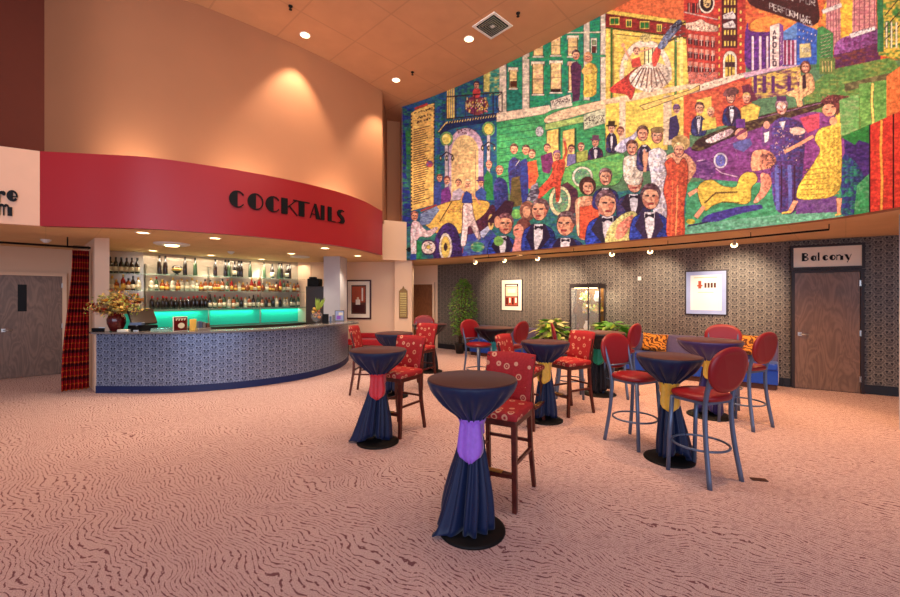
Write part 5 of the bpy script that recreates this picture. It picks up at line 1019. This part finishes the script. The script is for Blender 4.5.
for k, tp in enumerate(tips):
    b = MB(); r0 = rr2.uniform(.05, .085)
    for j in range(26):
        a = 6.28 * j / 26 * 4.4; u = Vector((math.cos(a), math.sin(a), rr2.uniform(-.2, .9))).normalized(); w = u.cross(Vector((0, 0, 1))).normalized() * r0 * .45
        p0 = tp; b.face([b.bm.verts.new(x) for x in (p0, p0 + u * r0 * .6 + w, p0 + u * r0 * 1.25, p0 + u * r0 * .6 - w)])
    b.build('blossom', M[['flower', 'leaf_wh', 'label_y', 'rust', 'leaf_wh'][k % 5]], fl, recalc=False)
b = MB()
for i in range(800):
    a = rr2.uniform(0, 6.28); e = rr2.uniform(.1, 1.5); L = rr2.uniform(.12, .46); p = Vector((math.cos(a) * math.cos(e), math.sin(a) * math.cos(e), math.sin(e))) * L; d = Vector((rr2.gauss(0, 1), rr2.gauss(0, 1), rr2.gauss(.3, 1))).normalized(); s = d.orthogonal().normalized() * .008; b.cur = rr2.choice((0, 0, 1, 2))
    b.face([b.bm.verts.new(x) for x in (p, p + d * .03 + s, p + d * .07, p + d * .03 - s)])
b.build('filler_leaves', None, fl, None, [M['flower'], M['leaf_lt'], M['rust']], recalc=False)
def boxes(name, pos, rz, lb, cat, parts):
    t = thing(name, lb, cat, pos, rz)
    for nm, a, c, m in parts: b = MB(); b.box2(a, c, .004); b.build(nm, M[m], t)
    return t
fr_ = lambda p: math.atan2(-p[0], p[1])
def ang_at(px): return -math.atan2((px - HX), F)
q = ct(143, .30); t = thing('cash_register', 'dark touch screen cash register behind the left part of the bar', 'register', q, ang_at(143) + .5)
b = MB(); b.box((0, 0, .05), (.34, .3, .1), None, .01); b.build('register_base', M['black'], t); b = MB(); b.box((0, .02, .25), (.42, .05, .30), Matrix.Rotation(-.5, 3, 'X'), .01); b.build('screen_housing', M['stone_dk'], t); b = MB(); b.box((0, -.005, .12), (.05, .05, .1)); b.build('neck', M['black'], t)
q = ct(137, .12); t = thing('card_printer', 'small blue grey receipt printer standing before the register', 'printer', q, 0.2); b = MB(); b.box((0, 0, .015), (.08, .08, .03), None, .004); b.box((0, 0, .07), (.025, .025, .09)); b.build('stand', M['steel'], t); b = MB(); b.box((0, 0, .135), (.2, .1, .05), None, .008); b.build('tray', M['metal'], t)
q = ct(100, .14); t = thing('napkin_stack', 'flat white and black napkin caddy at the left tip of the bar', 'napkins', q, .1); b = MB(); b.box((0, 0, .03), (.2, .12, .06), None, .006); b.build('caddy', M['black'], t); b = MB(); b.box((.06, 0, .065), (.1, .1, .02), None, .003); b.build('napkins', M['white'], t)
q = ct(124, .07); b = MB(); b.box((0, 0, .02), (.17, .1, .04), None, .004); o = b.build('paper_pad', M['mat_white'], None, q); tag(o, 'low white box on the bar between the vase and the register', 'box')
q = ct(180.5, .13); t = thing('menu_stand', 'framed red and cream drinks card standing on the bar', 'menu', q, ang_at(180) + .45)
b = MB(); b.box((0, .01, .13), (.235, .02, .26), None, .003); b.build('card_back', M['mat_white'], t); b = MB(); b.box((0, -.002, .13), (.215, .006, .24)); b.build('card', M['vase'], t)
b = MB(); b.prism(arc(0, .10, .055, .05, 0, 360), 0, .003, lambda x, y, h: Vector((x + .01, -.006 - h, y)))
for i, xx in enumerate((-.08, -.035, .01, .055)): b.prism(RC(xx, .19, xx + .012, .235), 0, .003, lambda x, y, h: Vector((x, -.006 - h, y))); b.prism(lnp(xx + .008, .19, xx + .032, .235, .01), 0, .003, lambda x, y, h: Vector((x, -.006 - h, y)))
b.build('card_print', M['label'], t)
q = ct(193, .2); t = boxes('napkin_holder', q, ang_at(193) + .4, 'cream upright card holder beside the red drinks card', 'holder', [('panel', (-.05, -.02, 0), (.05, .02, .21), 'label_y')])
q = ct(203, .22); t = boxes('drinks_mixer', q, ang_at(203) + .4, 'grey bar caddy of jars right of the drinks card', 'caddy', [('base', (-.11, -.07, 0), (.11, .07, .05), 'steel'), ('jar', (-.09, -.04, .05), (-.03, .04, .17), 'metal'), ('jar', (-.02, -.04, .05), (.03, .04, .15), 'stone'), ('jar', (.045, -.04, .05), (.10, .04, .13), 'brownprint')])
q = ct(162, .10); b = MB(); b.box((0, 0, .03), (.30, .14, .06), None, .006); o = b.build('condiment_tray', M['glass'], None, q); o.rotation_euler = (0, 0, .1); tag(o, 'shallow greenish condiment tray left of the red drinks card', 'tray')
q = ct(316.5, .18); g = thing('fruit_goblet', 'stemmed glass goblet near the right end of the bar', 'goblet', q); b = MB(); b.lathe([(.075, 0), (.07, .01), (.012, .02), (.012, .06), (.06, .08), (.115, .15), (.12, .21), (.10, .27)], seg=28, cap=False); b.build('bowl', M['clear'], g)
fq = (q[0], q[1], q[2] + .14); f = thing('fruit_display', 'orange and yellow fruit with tall green leaves in the glass goblet', 'fruit', fq)
rr3 = random.Random(4)
for i in range(9):
    a = i * 2.4; r = .055 + .01 * (i % 3); b = MB(); b.lathe([(.005, -.035), (.03, -.022), (.038, 0), (.03, .022), (.005, .035)], (r * math.cos(a), r * math.sin(a), .03 + .026 * i), 14); b.build('fruit', M[['orange', 'label_y', 'bottle_amber'][i % 3]], f)
b = MB()
for i in range(7):
    a = rr3.uniform(0, 6.3); d = Vector((math.cos(a) * .35 + .25, math.sin(a) * .35, 1)).normalized(); L = rr3.uniform(.3, .42); s = Vector((1, 0, 0)) * .03; p = Vector((.02, 0, .14)); b.face([b.bm.verts.new(x) for x in (p - s * .4, p + d * L * .5 - s, p + d * L, p + d * L * .5 + s, p + s * .4)])
b.build('leaves', M['leaf_lt'], f, recalc=False)
q = ct(325.5, .2); boxes('menu_holder', q, ang_at(325), 'upright black box beside the fruit goblet on the bar', 'holder', [('case', (-.07, -.03, 0), (.07, .03, .22), 'black')])
q = ct(332, .2); boxes('shaker_set', q, ang_at(332), 'small grey shakers between black box and picture card', 'shakers', [('shaker', (-.06, -.03, 0), (-.01, .03, .15), 'metal'), ('shaker', (.01, -.03, 0), (.06, .03, .18), 'stone')])
q = ct(339.5, .15); boxes('table_card', q, ang_at(339) - .1, 'purple and white picture card at the right end of the bar', 'card', [('card_back', (-.115, 0, 0), (.115, .015, .27), 'cap_black'), ('print', (-.10, -.006, .015), (.10, 0, .255), 'mat_blue'), ('motif', (-.07, -.010, .05), (.03, -.006, .14), 's_purple'), ('motif', (-.02, -.012, .15), (.08, -.008, .22), 'mat_white')])
# fridge and box in the dark gap beyond the shelves
t = thing('tall_fridge', 'tall dark fridge in the gap between bottle shelves and grey column', 'fridge', (-3.72, 11.2, 0)); b = MB(); b.box2((-.32, 0, .06), (.36, .5, 1.98), .01); b.build('fridge_body', M['stone_dk'], t); b = MB(); b.box2((-.27, -.015, .15), (.31, 0, 1.9), .004); dr = b.build('fridge_door', M['stone_dk'], t); b = MB(); b.tube([(.26, -.05, .9), (.26, -.05, 1.4)], .012, 8); b.box((.26, -.03, .92), (.02, .04, .02)); b.box((.26, -.03, 1.38), (.02, .04, .02)); b.build('handle', M['steel'], dr)
b = MB(); b.box2((-.3, 0, 0), (.3, .1, .06)); b.build('fridge_plinth', M['black'], t)
b = MB(); b.box((0, 0, .11), (.34, .3, .22), None, .02); b.box((-.05, 0, .24), (.18, .2, .06), None, .02); o = b.build('carton', M['black'], None, (-3.86, 11.42, 1.98)); tag(o, 'black box on top of the tall fridge beside the column', 'box')
# curtain on its rod
r0 = Vector((-6.46, 7.19)); ru = Vector((-.72, -.69)).normalized()
t = thing('curtain_rod', 'long black curtain rod under the soffit before the left door', 'rod', (r0.x, r0.y, 2.56)); b = MB(); b.tube([(.0, .0, 0), (ru.x * 4.2, ru.y * 4.2, 0)], .018, 10); b.build('rod', M['black'], t)
b = MB(); b.tube([(ru.x * 2.6, ru.y * 2.6, 0), (ru.x * 2.6, ru.y * 2.6, .165)], .01, 6); b.tube([(ru.x * .3, ru.y * .3, 0), (ru.x * .3, ru.y * .3, .165)], .01, 6); b.build('bracket', M['black'], t)
cu = thing('curtain', 'red plaid floor length curtain gathered beside the left end of the bar', 'curtain', (r0.x, r0.y, 0)); b = MB(); nu, nv = 90, 24; rn = Vector((ru.y, -ru.x)); V = []
for j in range(nv + 1):
    v = j / nv; z = 2.51 - 2.47 * v; w = .22 + .14 * sm(0, 1, v * 1.1); rowv = []
    for i in range(nu + 1):
        u = i / nu; s = .02 + w * u; a = .055 * math.sin(u * 2 * PI * 7 + .6 * math.sin(v * 3)) * (1 - .25 * v) + .02 * math.sin(u * 9 + v * 2); q = ru * s + rn * (a + .03); rowv.append(b.bm.verts.new((q.x, q.y, z)))
    V.append(rowv)
for j in range(nv):
    for i in range(nu): b.face((V[j][i], V[j][i + 1], V[j + 1][i + 1], V[j + 1][i]), [(i / nu * 1.6, 2.5 - 2.47 * j / nv), ((i + 1) / nu * 1.6, 2.5 - 2.47 * j / nv), ((i + 1) / nu * 1.6, 2.5 - 2.47 * (j + 1) / nv), (i / nu * 1.6, 2.5 - 2.47 * (j + 1) / nv)], True)
c_ = b.build('curtain_panel', M['plaid'], cu, recalc=False); md = c_.modifiers.new('s', 'SOLIDIFY'); md.thickness = .003
for i in range(6): q = ru * (.04 + .035 * i); b = MB(); b.tube([(q.x + .026 * math.cos(k), q.y + .004, 2.56 + .03 * math.sin(k)) for k in [6.283 * m / 12 for m in range(13)]], .004, 6); b.build('curtain_ring', M['black'], cu)
# ------------------------------------------------------------------ lamps of the room
def spot(parent, loc, tgt, power, ang, col, blend=.6, size=.05):
    l = bpy.data.lights.new('spot_light', 'SPOT'); l.energy = power; l.spot_size = math.radians(ang); l.spot_blend = blend; l.color = col; l.shadow_soft_size = size
    o = bpy.data.objects.new('spot_light', l); COL.objects.link(o); o.location = loc; o.rotation_euler = (Vector(tgt) - Vector(loc)).to_track_quat('-Z', 'Y').to_euler()
    if parent: o.parent = parent; o.location = Vector(loc) - parent.location
    return o
WARM = (1.0, .78, .54); WARM2 = (1.0, .83, .62)
def downlight(px, py, z, lb, grp, power=60, ang=110, tgt=None, col=WARM, r=.075):
    p = at(px, py, z); t = thing('recessed_light', lb, 'ceiling light', (p.x, p.y, z), 0, grp)
    b = MB(); b.lathe([(r * 1.25, .03), (r * 1.25, -.008), (r, -.010), (r, .03)], seg=28, cap=False); b.build('trim_ring', M['white'], t)
    b = MB(); b.lathe([(r, -.003), (.001, -.0035)], seg=24, cap=False); b.build('lens', M['lamp'], t)
    if power: spot(t, (p.x, p.y, z - .03), tgt or (p.x, p.y, 0), power, ang, col)
    return t
G1 = 'recessed lights in the high ceiling'
a = downlight(305, 35, ZC, 'recessed light in the high ceiling, nearest the tan wall top', G1, 260, 75, (-3.35, 8.5, 3.6), WARM, .09)
a = downlight(396, 80, ZC, 'recessed light in the high ceiling, farthest one near the corner', G1, 260, 75, (-1.75, 10.4, 3.6), WARM, .09)
a = downlight(469, 39, ZC, 'recessed light in the high ceiling, left of the square vent', G1, 300, 90, (.6, 8.6, 0), WARM, .09)
G2 = 'recessed lights in the soffit around the bar'
for px, py, lb, pw, tg in ((143, 232.5, 'soffit light above the left end of the bar front', 60, None), (215, 238, 'soffit light above the middle of the bar front', 60, None), (325, 248, 'soffit light above the right part of the bar front', 60, None), (357.6, 255.7, 'soffit light nearest the right tip of the red fascia', 60, None),
                           (153, 250.5, 'soffit light over the left bottle shelves', 55, 1), (211, 255.2, 'soffit light over the middle bottle shelves', 55, 1), (261.5, 259.2, 'soffit light over the right bottle shelves', 55, 1), (291.5, 253.5, 'soffit light between right shelves and column', 40, None)):
    p = at(px, py, ZS); downlight(px, py, ZS, lb, G2, pw, 120 if tg is None else 100, (p.x + .1, p.y + .3, 1.2) if tg else None, WARM2, .085)
p = at(172, 243.5, ZS); t = thing('ceiling_fixture', 'flat oval white ceiling fixture over the bar', 'ceiling light', p); b = MB(); b.lathe([(.30, 0), (.30, -.02), (.26, -.035), (.0, -.04)], seg=36, cap=False); b.build('fixture_body', M['white'], t); b = MB(); b.lathe([(.12, -.041), (.1, -.055), (.001, -.06)], seg=24, cap=False); b.build('lens', M['lamp'], t)
p = at(300, 256.5, ZS); t = thing('ceiling_vent', 'flat white round vent in the bar soffit by the grey column', 'vent', p); b = MB(); b.lathe([(.24, 0), (.24, -.02), (.18, -.03)], seg=30); b.build('vent_plate', M['white'], t)
for px, py, lb in ((46, 239.5, 'smoke detector on the soffit before the left door'), (231, 251.5, 'smoke detector on the soffit over the bottle shelves')):
    p = at(px, py, ZS); t = thing('smoke_detector', 'small white ' + lb, 'smoke detector', p, 0, 'smoke detectors'); b = MB(); b.lathe([(.075, 0), (.07, -.02), (.045, -.045), (.03, -.06), (.001, -.062)], seg=24, cap=False); b.build('detector_body', M['white'], t)
for px, py, lb in ((290.5, 6, 'dark sprinkler head in the high ceiling near the first recessed light'), (412.5, 72, 'dark sprinkler head in the high ceiling near the far corner light'), (518, 13, 'dark sprinkler head in the high ceiling right of the square vent')):
    p = at(px, py, ZC); b = MB(); b.lathe([(.04, 0), (.035, -.02), (.012, -.025), (.012, -.06), (.03, -.065), (.03, -.07)], seg=16); o = b.build('sprinkler', M['black'], None, p); tag(o, lb, 'sprinkler', 'ceiling sprinklers')
# square air vent
c4 = [at(*q, ZC) for q in ((472.8, 25.6), (494, 11.2), (512, 26.4), (491.2, 38.8))]; cc = sum(c4, Vector()) / 4; t = thing('ceiling_vent', 'square white louvred air vent in the high ceiling', 'vent', cc, math.atan2((c4[1] - c4[0]).y, (c4[1] - c4[0]).x))
h = .29
b = MB(); b.box2((-h, -h, -.015), (h, -h + .05, 0)); b.box2((-h, h - .05, -.015), (h, h, 0)); b.box2((-h, -h + .05, -.015), (-h + .05, h - .05, 0)); b.box2((h - .05, -h + .05, -.015), (h, h - .05, 0)); b.build('vent_frame', M['white'], t)
b = MB(); b.box2((-h + .05, -h + .05, -.004), (h - .05, h - .05, -.001)); b.build('backing', M['black'], t)
for i in range(1, 5):
    k = h - .05 - .045 * i; b = MB()
    for s in (-1, 1): b.box((0, s * k, -.012), (2 * k + .02, .018, .012)); b.box((s * k, 0, -.012), (.018, 2 * k - .02, .012))
    b.build('louvre', M['steel'], t)
b = MB(); b.box((0, 0, -.012), (.07, .07, .014)); b.build('centre_plate', M['white'], t)
# wall speaker at mural corner
b = MB(); b.box((0, 0, 0), (.10, .12, .12), None, .02); b.tube([(0, 0, 0), (-.08, .02, .0)], .015, 8); o = b.build('wall_camera', M['black'], None, (-1.16, 11.3, 3.02)); tag(o, 'small black round camera at the lower left corner of the mural', 'camera')
# track lights
TR = [at(475, 259, 2.65), at(650, 246.3, 2.65), at(829, 229.6, 2.65)]; TR[0] = Vector((.62, 10.1, 2.65))
t = thing('track_rail', 'long thin black lighting track under the mural soffit', 'lighting track', (0, 0, 0)); b = MB(); trc = catmull(TR, 10); b.tube(trc, .014, 6); b.build('rail', M['black'], t)
for i in (1, 6, 11, 16, 20): q = trc[min(i, len(trc) - 1)]; b = MB(); b.tube([(q.x, q.y, 2.65), (q.x, q.y, ZS)], .006, 6); b.build('hanger', M['black'], t)
TL = [(476, 505, 'above the left end of the banquette', .9), (508, 535, 'second from the left end of the track', .8), (546, 560, 'third on the track, above the framed poster side', .9), (606, 600, 'above the display cabinet', .8), (650, 655, 'right of the display cabinet light', .8), (738, 735, 'nearest the Balcony sign', 1.2)]
for px, tpx, lb, kk in TL:
    k = (px - HX) / F; q = min(trc, key=lambda v: abs(v.x / v.y - k)); t = thing('track_spotlight', 'small track spotlight ' + lb, 'spotlight', (q.x, q.y, 2.62), 0, 'track spotlights')
    tp = wp(wall_s(tpx), 0, 1.85 if tpx != 735 else 1.75); d = (tp - Vector((q.x, q.y, 2.56))).normalized(); c0 = Vector((0, 0, -.05))
    b = MB(); b.tube([(0, 0, .02), (0, 0, -.05)], .01, 8); b.tube([c0 - d * .05, c0 + d * .05], [.025, .038], 14); b.build('lamp_head', M['steel'], t); b = MB(); b.tube([c0 + d * .046, c0 + d * .062], [.048, .03], 14); b.build('bulb', M['lamp'], t)
    spot(t, Vector((q.x, q.y, 2.62)) + c0 + d * .08, tp, 150 * kk, 62, WARM, .8, .03)
# small emergency lamp on the left
b = MB(); b.tube([(0, 0, 0), (.16, .16, 0)], .03, 10); o = b.build('emergency_light', M['white'], None, (-9.25, 7.75, 2.56)); tag(o, 'white tubular emergency light above the left grey door', 'light')
# teal counter lights and bar glow
for s in (.6, 1.9, 3.2):
    q = bpt(s, .10); l = bpy.data.lights.new('teal_strip', 'AREA'); l.shape = 'RECTANGLE'; l.size = 1.1; l.size_y = .05; l.energy = 3.2; l.color = (.12, 1.0, .74); o = bpy.data.objects.new('teal_strip', l); COL.objects.link(o); o.location = (q.x, q.y, 1.33); o.rotation_euler = (0, 0, math.atan2(U2.y, U2.x)); o.parent = bb
    q = bpt(s, .30); l = bpy.data.lights.new('shelf_strip', 'AREA'); l.shape = 'RECTANGLE'; l.size = 1.2; l.size_y = .05; l.energy = 9; l.color = WARM2; o = bpy.data.objects.new('shelf_strip', l); COL.objects.link(o); o.location = (q.x, q.y, 2.66); o.rotation_euler = (0, 0, math.atan2(U2.y, U2.x)); o.parent = bb
l = bpy.data.lights.new('cabinet_lamp', 'AREA'); l.shape = 'RECTANGLE'; l.size = .8; l.size_y = .04; l.energy = 9; l.color = (1, .86, .6); o = bpy.data.objects.new('cabinet_lamp', l); COL.objects.link(o); o.location = cabpos(.49, -.26, 1.878); o.rotation_euler = (0, 0, WA)
# warm pools on the carpet and the mural washers (added over the room, no fixtures there)
def area(name, loc, tgt, w, h, e, col, spread=180):
    l = bpy.data.lights.new(name, 'AREA'); l.shape = 'RECTANGLE'; l.size = w; l.size_y = h; l.energy = e; l.color = col; l.spread = math.radians(spread)
    o = bpy.data.objects.new(name, l); COL.objects.link(o); o.location = loc; o.rotation_euler = (Vector(tgt) - Vector(loc)).to_track_quat('-Z', 'Y').to_euler(); return o
area('window_light', (-1, -6.5, 3.2), (0, 8, 1.6), 15, 5.5, 640, (.68, .77, 1.0))
area('ceiling_fill', (1.0, 3.5, 7.0), (3.4, 7.2, 4.6), 6, 1.0, 230, (1, .88, .74))  # added fill under the high ceiling, no fixture there
area('ceiling_fill', (-3.5, 4.2, 7.0), (-3.6, 6.4, 1.0), 6, 1.0, 70, (1, .80, .58))
for x, y, tx, ty, e in ((-3.0, 5.4, -3.0, 5.6, 330), (-5.2, 4.6, -5.2, 4.8, 260), (1.2, 5.0, 1.4, 6.9, 760), (3.6, 3.5, 4.2, 5.6, 820)):
    spot(None, (x, y, 6.95), (tx, ty, 0), e, 66, (1, .56, .27), 1.0, .15)
for x, y, e in ((1.6, 9.3, 130), (3.5, 7.5, 130), (5.4, 6.0, 150)): spot(None, (x, y, 2.7), (x + .1, y + .3, 0), e, 120, (1, .52, .20), .8, .05)
for px, py, e in ((20, 243, 22), (395, 263, 40), (425, 263, 26)): p = at(px, py, 2.70); spot(None, p, (p.x, p.y, 0), e, 140, WARM2, .8, .08)
for x, y in ((-5.5, 6.55), (-3.75, 7.6), (-2.35, 9.05)): area('ledge_fill', (x, y, ZF + .02), (x - .35, y + .45, ZF + 1.0), .9, .06, 9, WARM2)  # added lamps behind the fascia, brighten the foot of the tan wall
w = bpy.data.worlds.new('World'); SC.world = w; w.use_nodes = True; bg = w.node_tree.nodes['Background']; bg.inputs[0].default_value = (.74, .80, 1.0, 1); bg.inputs[1].default_value = .16
cam = bpy.data.cameras.new('Camera'); cam.lens = 16; cam.sensor_width = 36; cam.shift_y = -1.5 / 900; cam.clip_start = .05; cam.clip_end = 100
co = bpy.data.objects.new('Camera', cam); COL.objects.link(co); co.location = (0, 0, CAMZ); co.rotation_euler = (PI / 2, 0, 0); SC.camera = co
vs = SC.view_settings; vs.view_transform = 'Standard'; vs.look = 'None'; vs.gamma = 1; vs.use_curve_mapping = False; vs.exposure = 0.55
SC.cycles.max_bounces = 6
